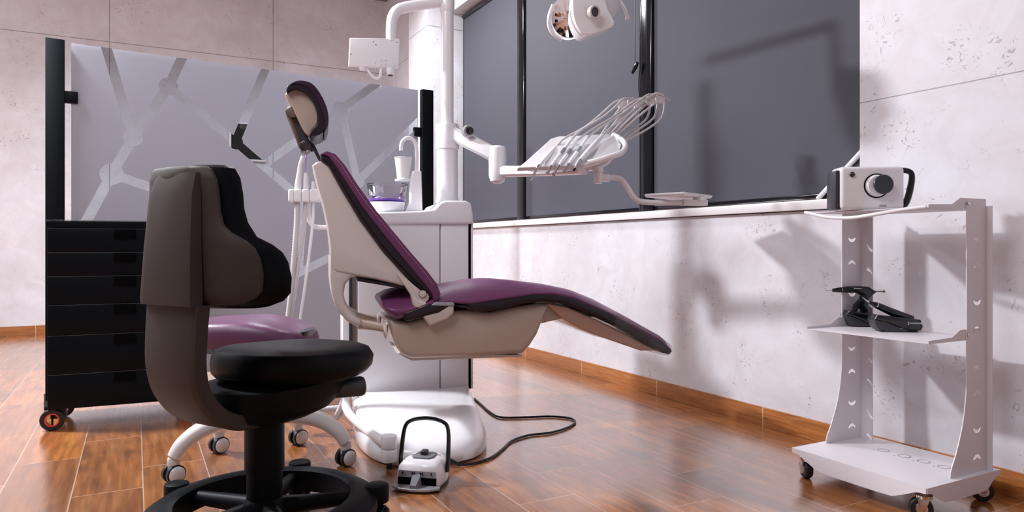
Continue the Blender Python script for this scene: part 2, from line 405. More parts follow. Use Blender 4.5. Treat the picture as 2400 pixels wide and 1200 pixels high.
wr.box(XR, XR+.4, W1, YB, 0, CEIL); wr.box(2.40, XR, W1, 6.70, 0, CEIL)
struct(wr.obj('wall_right', 'wall'))
struct(Mesh().box(XR-.03, XR+.36, W0-.0, W1+.0, SZ0, SZT, .003).obj('trim_1', 'sill'))
bbm = Mesh(); bbm.box(XR-.011, XR, YF, W1, 0, .09, .0015)
struct(bbm.obj('baseboard_right', 'baseboard'))
struct(Mesh().box(XL, XR, YB-.011, YB, 0, .09, .0015).obj('baseboard_back', 'baseboard'))
struct(Mesh().box(XL, XL+.011, YF, YB-.012, 0, .09, .0015).obj('baseboard_left', 'baseboard'))
# window: frame, mullions, night panes
XW = 2.76
wnd = bpy.data.objects.new('window_1', None); COL.objects.link(wnd); wnd.location = (XW, W0, SZT); struct(wnd)
L = W1-W0
f = Mesh(); f.box(.02, .09, 0, L, 0, .03, .003); f.box(-.0, .09, 0, L, WTOP-SZT-.06, WTOP-SZT, .003)
f.box(.0, .09, 0, .05, .03, WTOP-SZT-.06, .003); f.box(.0, .09, L-.05, L, .03, WTOP-SZT-.06, .003)
f.obj('window_frame', 'frame', wnd)
MULL = [(5.0-W0), (3.42-W0)]
for y in MULL:
    Mesh().box(-.035, .09, y-.07, y+.035, .0, WTOP-SZT-.06, .012, 3).box(-.02, .09, y+.035, y+.07, .0, WTOP-SZT-.06, .008, 2).obj('mullion', 'frame', wnd)
Mesh().box(.10, .11, .02, L-.02, .01, WTOP-SZT-.03).obj('pane', 'pane', wnd)
Mesh().box(-.012, .018, .0, L, .0, .02, .002).obj('bottom_bead', 'frame_red', wnd, label='dark reddish brown bead along the foot of the frame')
# blinds
bl = [(W0+.01, 3.35, 'widest grey roller blind, between the thick black mullion and the right end of the window'),
      (3.49, 4.93, 'grey roller blind between the two black mullions, behind the instrument hoses'),
      (5.07, W1-.06, 'grey roller blind at the far left end of the window, behind the white pole')]
for y0, y1, lab in bl:
    t = thing('roller_blind', lab, 'blind', (XW-.012, y0, SZT+.02), 0, 'grey roller blinds over the window')
    Mesh().box(-.001, .001, 0, y1-y0, .012, WTOP-SZT-.05).obj('fabric', 'blind', t)
    Mesh().box(-.006, .006, 0, y1-y0, .0, .016, .003).obj('bottom_rail', 'frame', t)
    Mesh().cyl((0, 0, WTOP-SZT-.06), (0, y1-y0, WTOP-SZT-.06), .022).obj('roller', 'frame', t)
# cord of the blind with black weight
fc = Frame(2.68, 3.5, 90)
t = thing('blind_cord', 'thin black blind cord with a small dark cleat, hanging beside the thick black mullion', 'cord'); t.location = (2.70, 3.56, WTOP)
def pl(u, v, x=2.70):
    k = (u-CX)/FPX; d = x/(Fv[0]+k*Rv[0]); return Vector((x, d*Fv[1]+k*d*Rv[1], CAMH+(CY-v)*d/FPX))
o0 = Vector((2.70, 3.56, WTOP))
Mesh().tube([Vector((2.70, pl(1489, 0).y, WTOP))-o0, pl(1489, 0)-o0, pl(1488, 145)-o0], .0022, 6).tube(
    [Vector((2.70, pl(1500, 0).y, WTOP))-o0, pl(1500, 0)-o0, pl(1499, 150)-o0, pl(1496, 200)-o0, pl(1498, 225)-o0], .0022, 6).tube(
    [pl(1499, 150)-o0, pl(1504, 200)-o0, pl(1503, 225)-o0], .0022, 6).obj('cord', 'cable', t)
Mesh().tube([pl(1494, 146)-o0, pl(1490, 155)-o0, pl(1482, 172)-o0], [.008, .014, .008], 10, smooth=4).obj('cleat', 'gloss_black', t)
# air conditioner high on back wall
def pb(u, v, y=YB):
    k = (u-CX)/FPX; d = y/(Fv[1]+k*Rv[1]); return Vector((d*Fv[0]+k*d*Rv[0], y, CAMH+(CY-v)*d/FPX))
a0, a1 = pb(838, 0), pb(925, 12)
t = thing('air_conditioner', 'white wall air conditioner at the top edge of the back wall', 'air conditioner', (a0.x-.55, YB, a1.z))
wdt = a1.x-a0.x+.55
Mesh().box(0, wdt, -.2, 0, 0, .27, .02, 3).obj('housing', 'white_matte', t)
Mesh().box(.04, wdt-.1, -.19, -.06, -.004, .004, .002).obj('louver', 'grey', t)
# dark wall monitor seen through the glass
t = thing('wall_monitor', 'small black monitor on the back wall, seen through the clear glass stripes', 'monitor')
m0, m1 = pb(536, 376), pb(622, 292)
t.location = (m0.x, YB, m0.z); ww, hh = m1.x-m0.x, m1.z-m0.z
Mesh().box(0, ww, -.05, 0, 0, hh, .006).obj('bezel', 'white_matte', t)
Mesh().box(.02, ww-.02, -.053, -.049, .02, hh-.02).obj('screen', 'gloss_black', t)
# white tube leaning on the sill
t = Mesh().tube([pl(1917, 466, 2.729), pl(2008, 368, 2.735), pl(2030, 344, 2.737)], .011, 14).obj('white_tube', 'white_matte')
tag(t, 'thin white tube leaning diagonally in the window corner behind the camera-shaped x-ray unit', 'tube')

# ================================================================== GLASS SCREEN
lx, ly = wxy((129-CX)/FPX*3.81, 3.81); rx, ry = wxy((1000-CX)/FPX*5.05, 5.05)
fs = Frame(lx, ly, math.degrees(math.atan2(ry-ly, rx-lx))); SL = math.hypot(rx-lx, ry-ly)
scr = at_frame(thing('glass_screen', 'tall frosted glass partition with clear molecule pattern between two black posts', 'screen'), fs)
g0 = fs.P(167, 300, 0).x; g1 = fs.P(979, 300, 0).x
def gs(u, v): p = fs.P(u, v, 0); return (p.x, p.z)
N1, N2, N3, N4, N5 = gs(395, 203), gs(312, 322), gs(262, 408), gs(552, 333), gs(616, 388)
N6, N7, N8 = gs(798, 257), gs(838, 425), gs(712, 470)
segs = [(gs(243, 90), N2), (gs(434, 120), N1), (N1, N2), (N2, N3), (N3, gs(180, 560)), (N1, N4), (gs(631, 140), N4), (N4, N5), (N5, N6),
        (N6, gs(905, 180)), (N6, N7), (N7, gs(990, 275)), (N5, N8), (N3, gs(400, 455)), (N7, N8), (N8, gs(700, 640)), (gs(700, 640), gs(860, 560))]
gm = frosted_glass(segs, [(N1[0], N1[1], .052), (N2[0], N2[1], .05), (N3[0], N3[1], .06), (N4[0], N4[1], .045), (N6[0], N6[1], .055), (N7[0], N7[1], .05)], .026)
zt = 1.957
Mesh().box(g0, g1, -.004, .004, .10, zt).obj('glass_panel', gm, scr)
for px, zt_, pw in ((0, 1.965, .036), (SL, 1.965, .034)):
    Mesh().box(px-.044, px+.044, -.022, .022, .03, zt_, .003).obj('post', 'black_plastic', scr)
    Mesh().box(px-.05, px+.05, -.2, .2, .012, .03, .004).obj('foot', 'black_plastic', scr)
    for s_ in (-.16, .16): Mesh().cyl((px, s_, 0), (px, s_, .012), .025, bev=.003).obj('leveller', 'chrome', scr)
    for zz in (1.66, .35):
        a, b = (px+.03, g0+.03) if px < 1 else (g1-.03, px-.03)
        Mesh().box(a, b, -.016, .016, zz-.032, zz+.032, .003).obj('clamp', 'black_plastic', scr)

# ================================================================== DRAWER CABINET
cx_, cy_ = wxy((110-CX)/FPX*3.25, 3.25); fcab = Frame(cx_, cy_, -4)
cab = at_frame(thing('drawer_cabinet', 'black rolling cabinet with six drawers in front of the glass screen', 'cabinet'), fcab)
CW, CDp = .63, .42
zs = [fcab.P(110, v, 0).z for v in (517, 533, 590, 647, 715, 787, 879, 962)]
Mesh().box(.0, CW, .018, CDp, zs[7], zs[1]-.002, .004).obj('body', 'cabinet', cab)
Mesh().box(-.002, CW+.002, -.004, CDp, zs[1], zs[0], .003).obj('top_plate', 'cabinet', cab)
Mesh().box(-.002, CW+.002, -.004, CDp, zs[0], zs[0]+.005, .001).obj('glass_top', 'glass', cab)
for i in range(1, 7):
    zt_, zb = zs[i]-.004, zs[i+1]
    dr = Mesh().box(.002, CW-.002, 0, .018, zb, zt_, .0015).obj('drawer', 'cabinet', cab)
    Mesh().box(CW/2-.045, CW/2+.045, -.012, .001, zt_-.045, zt_-.002, .003).obj('handle', 'groove', dr)
    Mesh().box(.002, CW-.002, .0, .017, zt_, zt_+.0012).obj('edge_strip', 'edge', dr)
for x, y in ((.02, .05), (CW-.05, .05), (.02, CDp-.08), (CW-.05, CDp-.08)):
    cs = Mesh().box(x-.012, x+.05, y-.022, y+.022, .05, zs[7], .004).obj('caster', 'rubber', cab)
    Mesh().lathe([(.03, -.013), (.046, -.013), (.05, -.009), (.05, .009), (.046, .013), (.03, .013), (.03, -.013)], (x-.002, y-.03, .05), (0, 1, 0), cap=False).obj('wheel', 'rubber', cs)
    Mesh().lathe([(.025, -.014), (.030, -.0145), (.030, .0145), (.025, .014), (.025, -.014)], (x-.002, y-.03, .05), (0, 1, 0), cap=False).obj('wheel_ring', 'red', cs)
    Mesh().box(x-.006, x+.002, y-.034, y-.028, .026, .074).obj('axle_bar', 'black_plastic', cs)

# ================================================================== STOOLS
def stool_caster(parent, x, y, ang, hub, dark, r=.03):
    c, s_ = math.cos(ang), math.sin(ang)
    cs = Mesh().cyl((x, y, .062), (x, y, .092), .021, bev=.003).box(x-.02, x+.02, y-.012, y+.012, .03, .065, .008, 3).obj('caster', hub, parent)
    for q in (-1, 1):
        px, py = x-s_*q*.016, y+c*q*.016
        Mesh().lathe([(.024, -.009), (r, -.007), (r, .007), (.024, .009)], (px, py, r), (-s_, c, 0)).obj('wheel', dark, cs)
        Mesh().lathe([(r*.84, 0), (r*.84, .006), (r*.68, .012), (r*.3, .0145), (.002, .015)], (px-s_*q*.006, py+c*q*.006, r), (-s_*q, c*q, 0)).obj('wheel_cap', hub, cs)
# black stool, front left
bx, by = wxy((620-CX)/FPX*2.07, 2.07); fb = Frame(bx, by, 32)
st = at_frame(thing('operator_stool', 'black saddle stool with tall winged brown-grey backrest in the foreground', 'stool'), fb)
# backrest: local x = facing, y = width (y>0 is the left in the photo)
def back_rings(off0, off1, rows, curv=1.9, n=22, edge=.012):
    rings = []
    for z, hl, hr, xo, sh in rows:
        ring = []
        for side in (0, 1):
            for k in range(n):
                t = k/(n-1); t = t if side == 0 else 1-t
                y = -hr+(hl+hr)*t
                cr = curv*(abs(y)**2)*.9
                e = 1-abs(2*t-1)**6; mid = (off0+off1)/2; half = (off1-off0)/2*sh*max(e, .05)**.5
                x = xo+cr+mid+(-half if side == 0 else half)
                ring.append((x, y, z))
        rings.append(ring)
    return rings
XB = -.312
rows = [(1.055, .07, .07, XB+.004, .1), (1.053, .10, .10, XB+.004, .6), (1.045, .118, .118, XB+.003, .9), (1.02, .128, .130, XB+.002, 1), (.98, .132, .136, XB+.002, 1), (.94, .134, .140, XB+.0, 1), (.905, .140, .148, XB, 1),
        (.885, .152, .166, XB, 1), (.865, .175, .196, XB, 1), (.845, .195, .214, XB, 1), (.82, .208, .224, XB, 1), (.78, .222, .230, XB, 1), (.74, .232, .228, XB, 1), (.72, .228, .216, XB, .9), (.706, .20, .19, XB, .6), (.702, .18, .17, XB, .3)]
Mesh().loft(back_rings(0, .035, rows)).obj('backrest_shell', 'stool_plastic', st)
rows2 = [(z+(.006 if z > .9 else -.010), a*1.06+.004, b*1.08+.006, xo+.0, sh) for z, a, b, xo, sh in rows]
Mesh().loft(back_rings(.026, .098, rows2)).obj('backrest_pad', 'black_leather', st)
# raised central spine panel and J-shaped stem
def spine(z, x, hw, th): return [(x-th, q-.022, z) if abs(q) >= hw else (x-th-.006, q-.022, z) for q in (-hw, -hw+.02, hw-.02, hw)]+[(x+.02, hw-.022, z), (x+.02, -hw-.022, z)]
Mesh().loft([spine(1.035, XB+.012, .080, .0), spine(.98, XB+.002, .086, .006), spine(.85, XB-.002, .093, .012), spine(.72, XB-.004, .1, .016), spine(.703, XB-.004, .1, .014)]).obj('spine_panel', 'stool_plastic', st)
stem = [(XB-.008, .705), (XB-.012, .62), (XB-.01, .54), (XB+.01, .47), (XB+.06, .405), (XB+.13, .365), (XB+.20, .352), (-.02, .350)]
cs = catmull([(a, 0, z) for a, z in stem], 5)
rings = []
for i, p in enumerate(cs):
    t = (cs[min(i+1, len(cs)-1)]-cs[max(i-1, 0)]).normalized(); n = Vector((-t.z, 0, t.x))   # towards the sitter
    if n.x < 0 and n.z < 0: n = -n
    hw = .103-.012*i/len(cs); th = .042
    p = p+Vector((0, -.024*(1-i/len(cs)), 0)); rings.append([p+Vector((0, -hw, 0))+n*.008, p+Vector((0, -hw+.014, 0)), p+Vector((0, hw-.014, 0)), p+Vector((0, hw, 0))+n*.008, p+Vector((0, hw, 0))+n*th, p+Vector((0, -hw, 0))+n*th])
Mesh().loft(rings).obj('stem', 'stool_plastic', st)
SC = .118
def seat_ring(z, k, n=2.35, dx=0, cx=SC): return superring(cx+dx, 0, z, .246*k, .205*k, n)
Mesh().loft([seat_ring(.452, .80), seat_ring(.456, .93), seat_ring(.47, .985), seat_ring(.495, 1.0), seat_ring(.52, .985), seat_ring(.537, .94), seat_ring(.546, .84), seat_ring(.549, .6), seat_ring(.546, .25)],
            warp=lambda c: Vector((c.x, c.y, c.z+.012*max(0, (SC-c.x))/.2+(.012*max(0, c.x-SC)/.2 if c.z < .5 else -.006*max(0, c.x-SC)/.2)))).obj('seat', 'black_leather', st)
Mesh().loft([superring(.0, 0, .35, .07, .07), superring(.0, 0, .354, .13, .11), superring(.01, 0, .372, .185, .14), superring(.03, 0, .41, .225, .16), superring(.05, 0, .455, .235, .17)]).obj('seat_pan', 'black_plastic', st)
kn = fb.P(850, 905, -.16)
Mesh().cyl((kn.x-.16, -.085, kn.z-.0), (kn.x-.0, -.155, kn.z), .022, .031, bev=.003).obj('lever_knob', 'dgrey', st)
Mesh().lathe([(.029, 0), (.029, .003), (.022, .006)], (kn.x, -.155, kn.z), (.92, -.38, 0)).obj('lever_cap', 'bronze', st)
Mesh().cyl((0, 0, .20), (0, 0, .36), .056).obj('gas_lift', 'black_plastic', st)
Mesh().cyl((0, 0, .02), (0, 0, .22), .050).lathe([(.05, .02), (.062, .02), (.062, .10), (.05, .12)], cap=False).obj('column', 'black_plastic', st)
br = Mesh(); seg = 60; RI, RO = .24, .325
prof = [(RI, .055), (RI+.004, .118), (RI+.02, .124), (RO-.03, .118), (RO, .10), (RO, .07), (RO-.02, .055)]
br_r = [[(r*math.cos(2*PI*k/seg), r*math.sin(2*PI*k/seg), z) for k in range(seg)] for r, z in prof+[prof[0]]]
br.loft(br_r, cap=False)
PH = math.radians(17)-(fb.ang+YAW)
for k in range(5):
    a = PH+k*2*PI/5; c, s_ = math.cos(a), math.sin(a)
    br.tube([(.04*c, .04*s_, .09), (.26*c, .26*s_, .09)], [.028, .02], 10)
    br.cyl((.325*c, .325*s_, .07), (.325*c, .325*s_, .125), .036, bev=.006)
br.obj('base', 'black_plastic', st)
for k in range(5):
    a = PH+k*2*PI/5; stool_caster(st, .325*math.cos(a), .325*math.sin(a), a+1.2, 'black_plastic', 'rubber')

# purple stool behind it
px_, py_ = wxy(-.96, 2.73); fp = Frame(px_, py_, -28)
ps = at_frame(thing('dental_stool', 'stool with lilac purple seat and white five-arm base, behind the black stool', 'stool'), fp)
def psr(z, kx, ky=None, n=3.0): return superring(-.06, 0, z, .262*kx, .20*(ky or kx), n)
Mesh().loft([psr(.478, .86), psr(.482, .96), psr(.50, 1.0), psr(.53, 1.0), psr(.555, .97), psr(.568, .9), psr(.574, .72), psr(.576, .4), psr(.576, .15)],
            warp=lambda c: Vector((c.x, c.y, c.z-.05*max(0, c.x+.02)/.2*(1-.5*abs(c.y)/.2)+.004*math.cos(c.x*12)))).obj('seat', 'purple_light', ps)
Mesh().loft([psr(.455, .6), psr(.46, .8), psr(.482, .9)]).obj('seat_pan', 'black_plastic', ps)
Mesh().cyl((0, 0, .2), (0, 0, .46), .028).obj('gas_lift', 'dgrey', ps)
Mesh().cyl((0, 0, .12), (0, 0, .25), .045, .036, bev=.006).obj('hub', 'white_matte', ps)
cst = [(400, 1133), (520, 1063), (697, 1043), (783, 1092)]
angs = [math.atan2(fp.PZ(u, v).y, fp.PZ(u, v).x) for u, v in cst]+[math.radians(-72)]
for a in angs:
    c, s_ = math.cos(a), math.sin(a); R_ = .315
    Mesh().tube([(.03*c, .03*s_, .195), (.12*c, .12*s_, .20), (.22*c, .22*s_, .178), (.285*c, .285*s_, .135), (R_*c, R_*s_, .092)], [.040, .039, .037, .034, .029], 14, smooth=5, flat=.8).obj('arm', 'stool_white', ps)
    stool_caster(ps, R_*c, R_*s_, math.radians(52), 'stool_white', 'rubber', .034)

Mesh().loft([superring(.165, 0, z, .022, .10*k, 3) for z, k in ((.47, .8), (.49, 1), (.515, 1), (.53, .8))]).obj('seat_recess_insert', 'gloss_black', ps)  # black insert added in place of the dark recess at the seat end
# ================================================================== DENTAL UNIT FRAME
ox, oy = wxy(-.312, 3.05); U = Frame(ox, oy, -13)
P = U.P
un = at_frame(thing('dental_unit', 'white dental treatment unit with tall pole, tray arm and spittoon beside the patient chair', 'dental unit'), U)
BF, BB = .42, .88
aL, aR = P(803, 600, BF).x, P(1108, 600, BF).x
zb_, zt_ = P(935, 920, BF).z, P(935, 521, BF).z
aM = P(1032, 600, BF).x; aM0 = P(838, 600, BF).x
# foot
ac, hw = (aL+aR)/2, (aR-aL)/2
def fr(z, da0, da1, db0, db1, n=3.4):
    return superring((aL-da0+aR+da1)/2, (BF-db0+BB+db1)/2, z, (aR+da1-aL+da0)/2, (BB+db1-BF+db0)/2, n, 64)
Mesh().loft([fr(0, -.055, -.035, .71, .02, 3.0), fr(.012, -.045, -.02, .73, .03, 3.0), fr(.05, -.045, -.02, .73, .03, 3.0), fr(.085, -.045, -.03, .68, .03, 3.0), fr(.115, -.045, -.03, .54, .02), fr(.14, -.04, -.02, .28, .01), fr(.165, -.03, -.01, .08, 0, 4), fr(zb_+.012, -.02, -.002, .01, 0, 5)]).obj('foot', 'white', un, ang=60)
# body panels
Mesh().box(aL+.02, aR-.015, BF+.012, BB-.01, zb_, zt_, .01).obj('body', 'white_matte', un)
Mesh().box(aM0, aM-.004, BF-.008, BF+.02, zb_, zt_-.002, .006, 3).obj('front_panel', 'white_matte', un)
Mesh().box(aM+.001, aR-.022, BF-.006, BF+.02, zb_, zt_-.002, .006, 3).obj('side_panel', 'white_matte', un)
Mesh().box(aR-.018, aR-.010, BF+.0, BF+.05, zb_, zt_).obj('gap_strip', 'groove', un)
Mesh().box(aR-.010, aR+.002, BF-.0, BB, zb_, zt_, .005, 3).obj('end_panel', 'white_matte', un)
a1_ = P(823, 600, BF).x
Mesh().box(a1_-.006, a1_+.004, BF-.002, BF+.02, zb_+.05, zt_).obj('service_strip', 'dgrey', un)
Mesh().box(a1_+.008, a1_+.022, BF-.004, BF+.02, zb_+.05, zt_).obj('trim_strip', 'bronze', un)
Mesh().box(aL, a1_-.008, BF-.002, BB-.02, zb_+.04, zt_, .006).obj('corner_panel', 'white_matte', un)
# top slab with raised right end
tp = [P(u, v, BF-.02) for u, v in ((800, 525), (800, 500), (930, 496), (985, 494), (1018, 490), (1032, 474), (1045, 470), (1092, 470), (1104, 476), (1109, 500), (1110, 525))]
Mesh().prism([(p.x, p.z) for p in tp], BF-.022, BB+.01, bev=.012, seg=3).obj('countertop', 'white', un)
# bowl
bc = P(908, 490, .60); zc = zt_+.02+.03
bz = P(908, 492, .60).z; rb = (P(958, 440, .60).x-P(862, 440, .60).x)/2
Mesh().lathe([(rb*.62, 0), (rb*.78, .012), (rb*.86, .045), (rb*.86, .05), (rb*.7, .05)], (bc.x, .60, bz-.012)).obj('bowl_base', 'white', un)
zz0 = P(908, 470, .60).z; zz1 = P(908, 437, .60).z
Mesh().lathe([(rb*.84, 0), (rb*.9, .001), (rb*.92, .010), (rb*.86, .011)], (bc.x, .60, zz0-.004)).obj('bowl_ring', 'violet', un)
Mesh().lathe([(rb*.15, .0), (rb*.7, .004), (rb*.93, .02), (rb*1.0, zz1-zz0)], (bc.x, .60, zz0+.008), cap=False).lathe([(rb*.985, zz1-zz0-.001), (rb*1.01, zz1-zz0-.001), (rb*1.01, zz1-zz0+.003), (rb*.985, zz1-zz0+.003), (rb*.985, zz1-zz0-.001)], (bc.x, .60, zz0+.008), cap=False).obj('bowl', 'glass', un)
# cup filler tower and faucet
q0, q1 = P(957, 495, .56), P(986, 402, .56)
Mesh().prism([(q0.x-.012, q0.z), (q0.x+.006, q0.z+.05), (q0.x+.008, q1.z-.05), (P(966, 402, .56).x, q1.z), (q1.x, q1.z), (q1.x+.006, q0.z)], .53, .60, bev=.008).obj('filler_tower', 'white', un)
fa = [P(u, v, .565) for u, v in ((976, 405), (977, 360), (974, 338), (966, 326), (955, 323), (944, 330), (940, 342), (940, 353))]
Mesh().tube(fa, .0095, 14, smooth=4).obj('faucet', 'white', un)
cc = P(945, 420, .56)
Mesh().cyl((cc.x, .56, cc.z-.012), (cc.x, .56, cc.z), .042, bev=.003).box(cc.x, P(960, 415, .56).x+.02, .55, .57, cc.z-.012, cc.z-.001, .002).obj('cup_holder', 'white', un)
cup = thing('paper_cup', 'white paper cup on the round holder under the unit faucet', 'cup'); at_frame(cup, U)
cup.location = Vector((U.ox+cc.x*U.A[0]+.56*U.B[0], U.oy+cc.x*U.A[1]+.56*U.B[1], cc.z))
hc = P(945, 369, .56).z-cc.z
Mesh().lathe([(.030, 0), (.0425, hc-.004), (.0405, hc-.004), (.029, .004)], cap=True).obj('cup_wall', 'paper', cup)
Mesh().lathe([(.0415, hc-.005), (.0445, hc-.004), (.0445, hc), (.0415, hc), (.0415, hc-.005)], cap=False).obj('rim', 'paper', cup)
# pole
BP = .62
pa = P(1048, 400, BP).x
def pz(v): return P(1048, v, BP).z
Mesh().lathe([(.062, pz(475)), (.060, pz(470)), (.055, pz(460)), (.055, pz(350))], (pa, BP, 0)).obj('pole_sleeve', 'white', un)
Mesh().lathe([(.056, pz(352)), (.061, pz(350)), (.061, pz(298)), (.056, pz(291)), (.035, pz(289))], (pa+.001, BP, 0)).obj('pole_collar', 'white', un)
Mesh().cyl((pa, BP, pz(295)), (pa, BP, pz(26)), .0335).obj('pole', 'white', un)
Mesh().lathe([(.034, pz(30)), (.038, pz(26)), (.038, pz(-30)), (.034, pz(-34))], (pa, BP, 0)).obj('pole_joint', 'white', un)
# monitor arm and monitor (its back towards us)
ma = [(pa, BP, pz(2))]+[P(u, v, BP) for u, v in ((1000, 9), (955, 16), (932, 24), (920, 42), (917, 70), (917, 98))]
Mesh().tube(ma, [.027, .027, .0275, .028, .028, .027, .026], 18, smooth=5).obj('monitor_arm', 'white', un)
mq = [P(819, 91, BP+.0), P(936, 93, BP-.0), P(933, 161, BP-.0), P(816, 158, BP+.0)]
mon = Mesh().slab(mq, (0, -.022, 0), .005, 3).obj('monitor', 'white_matte', un)
for u, v in ((875, 98), (881, 105), (930, 99), (822, 127), (880, 147), (926, 155), (894, 142), (904, 142), (894, 152), (904, 152)):
    q = P(u, v, BP-.0225); Mesh().cyl(q, q+Vector((0, -.0012, 0)), .0024, seg=10).obj('screw', 'groove' if v < 130 else 'silver', mon)
cl = [P(u, v, BP-.01) for u, v in ((848, 160), (860, 163), (872, 178), (883, 184), (891, 178), (893, 160))]
Mesh().tube(cl, .0065, 10, smooth=4).obj('monitor_cable', 'white_matte', mon)
q = P(915, 160, BP-.01); Mesh().cyl(q, P(915, 176, BP-.01), .021, .018, bev=.002).obj('camera_stub', 'white_matte', mon)
Mesh().cyl(P(850, 158, BP-.01), P(850, 165, BP-.01), .02, .014).obj('cable_boss', 'white_matte', mon)
q = P(915, 176.5, BP-.01); Mesh().cyl(q, q+Vector((0, 0, -.003)), .012).obj('camera_eye', 'gloss_black', mon)
# delivery arm
BE, BT = .42, -.02
e1 = P(1166, 366, BE); e0 = Vector((pa+.03, BP-.02, P(1080, 315, BP).z))
da = Mesh()
dirv = (e1-e0)
def arm_ring(p, t, hw, hh):
    t = t.normalized(); s_ = t.cross(Vector((0, 0, 1))).normalized(); u_ = s_.cross(t)
    return [p+s_*x*hw+u_*y*hh for x, y in ((-1, -.6), (-.6, -1), (.6, -1), (1, -.6), (1, .6), (.6, 1), (-.6, 1), (-1, .6))]
da.loft([arm_ring(e0, dirv, .036, .036), arm_ring(e0.lerp(e1, .3), dirv, .036, .037), arm_ring(e0.lerp(e1, .95), dirv, .037, .035), arm_ring(e1, dirv, .03, .03)])
da.obj('swing_arm', 'white', un)
Mesh().lathe([(.01, .052), (.034, .05), (.043, .04), (.045, -.02), (.044, -.05), (.044, -.10), (.036, -.125), (.015, -.138)], (e1.x, e1.y, e1.z)).obj('elbow', 'white', un)
dq = P(1097, 307, BP-.15)
db_ = Mesh().cyl(dq+Vector((0, .03, 0)), dq+Vector((.006, -.012, 0)), .031, bev=.004).obj('arm_dial', 'silver', un)
Mesh().cyl(dq+Vector((.006, -.012, 0)), dq+Vector((.0065, -.0145, 0)), .021, bev=.001).obj('dial_face', 'gloss_black', db_)
f0 = P(1172, 402, BE); f1 = P(1368, 400, -.1)
lw = Mesh(); dv = f1-f0
lw.loft([arm_ring(f0, dv, .026, .026), arm_ring(f0.lerp(f1, .12), dv, .034, .027), arm_ring(f0.lerp(f1, .6), dv, .036, .022), arm_ring(f1, dv, .034, .016)])
lw.obj('lower_arm', 'white', un)
# instrument tray head: slanted plate facing down-left, with side bow and keel
tr0 = [P(1213, 393, -.22), P(1232, 378, -.18), P(1292, 324, -.03), P(1310, 319, .0), P(1365, 317, .0), P(1434, 313, -.0), P(1442, 318, -.03), P(1408, 378, -.24), P(1370, 386, -.26)]
tray = Mesh().slab(tr0, (.0, .018, -.014), .004, 3).obj('delivery_head', 'white', un)
kl = [P(1236, 388, -.12), P(1405, 378, -.12), P(1445, 350, -.08), P(1440, 372, -.1), P(1425, 388, -.1), P(1400, 397, -.1), P(1360, 399, -.1), P(1270, 399, -.12)]
Mesh().slab(kl, (.0, .12, 0), .012, 3).obj('head_keel', 'white', tray)
bow = [P(u, v, b) for u, v, b in ((1378, 382, -.27), (1402, 376, -.28), (1436, 365, -.28), (1459, 356, -.26), (1466, 342, -.2), (1460, 330, -.12), (1448, 322, -.06), (1438, 316, -.02))]
Mesh().tube(bow, .0125, 12, smooth=5).obj('hand_bow', 'white', tray)
sd = [P(1390, 372, -.25), P(1412, 335, -.14), P(1438, 316, -.05), P(1458, 335, -.1), P(1452, 352, -.2)]
Mesh().slab(sd, (.0, .02, -.004), .003).obj('side_shelf', 'white', tray)
for i, (u, v) in enumerate(((1288, 344), (1297, 342), (1282, 352), (1291, 351), (1277, 360), (1286, 360), (1272, 366), (1268, 372), (1262, 375), (1271, 373))):
    b_ = interp(u, (1232, 1292), (-.18, -.03))-.012
    q = P(u, v, b_); Mesh().box(q.x-.006, q.x+.006, q.y-.002, q.y+.002, q.z-.0025, q.z+.0025).obj('keypad_mark', 'ink', tray)
# whip holder heads behind (rollers) and support rods
BW = .0
heads = [(1459, 246), (1481, 241), (1500, 243), (1524, 236), (1547, 232)]
wb = Mesh()
for i, (u, v) in enumerate(heads):
    q = P(u, v, BW-.02*i+.04)
    wh = Mesh().lathe([(.010, -.014), (.021, -.013), (.024, -.008), (.019, -.003), (.019, .003), (.024, .008), (.021, .013), (.010, .014)], q, (.35, 1, 0), seg=24).obj('hose_roller', 'hose', un)
    root = P(1400+8*i, 330, BW-.0)
    Mesh().tube([root, root.lerp(q, .5)+Vector((0, 0, .005)), q], .0055, 8, smooth=3).obj('whip_rod', 'hose', wh)
    tip = P(u+12, v-4, BW-.02*i+.04)
Mesh().tube([P(1548, 225, -.04), P(1560, 229, -.04), P(1571, 236, -.04)], [.004, .010, .007], 10, smooth=3, flat=.4).obj('pull_tab', 'hose', un)
# handpieces (things of their own) with their hoses
hp = [((1241, 424), (1264, 388), (1303, 345), 'syringe', 'pointed white air-water syringe, leftmost and longest of the instruments on the tray', [(1303, 345), (1322, 325), (1372, 297), (1415, 262), (1440, 240), (1465, 231), (1482, 236)]),
      ((1284, 405), (1292, 389), (1340, 326), 'steel', 'silver dental handpiece second from the left on the instrument tray', [(1340, 326), (1362, 305), (1410, 276), (1440, 252), (1462, 232), (1490, 233)]),
      ((1298, 408), (1310, 388), (1352, 330), 'steel', 'silver dental handpiece in the middle of the instrument tray', [(1352, 330), (1385, 305), (1440, 272), (1478, 243), (1502, 231), (1520, 232)]),
      ((1324, 401), (1333, 384), (1376, 324), 'steel', 'silver dental handpiece second from the right on the instrument tray', [(1376, 324), (1400, 304), (1460, 265), (1500, 235), (1520, 222), (1538, 226)]),
      ((1345, 399), (1360, 376), (1412, 318), 'fat', 'thick white instrument with dark tip, rightmost on the tray', [(1412, 318), (1430, 300), (1480, 262), (1515, 232), (1537, 219), (1556, 224)])]
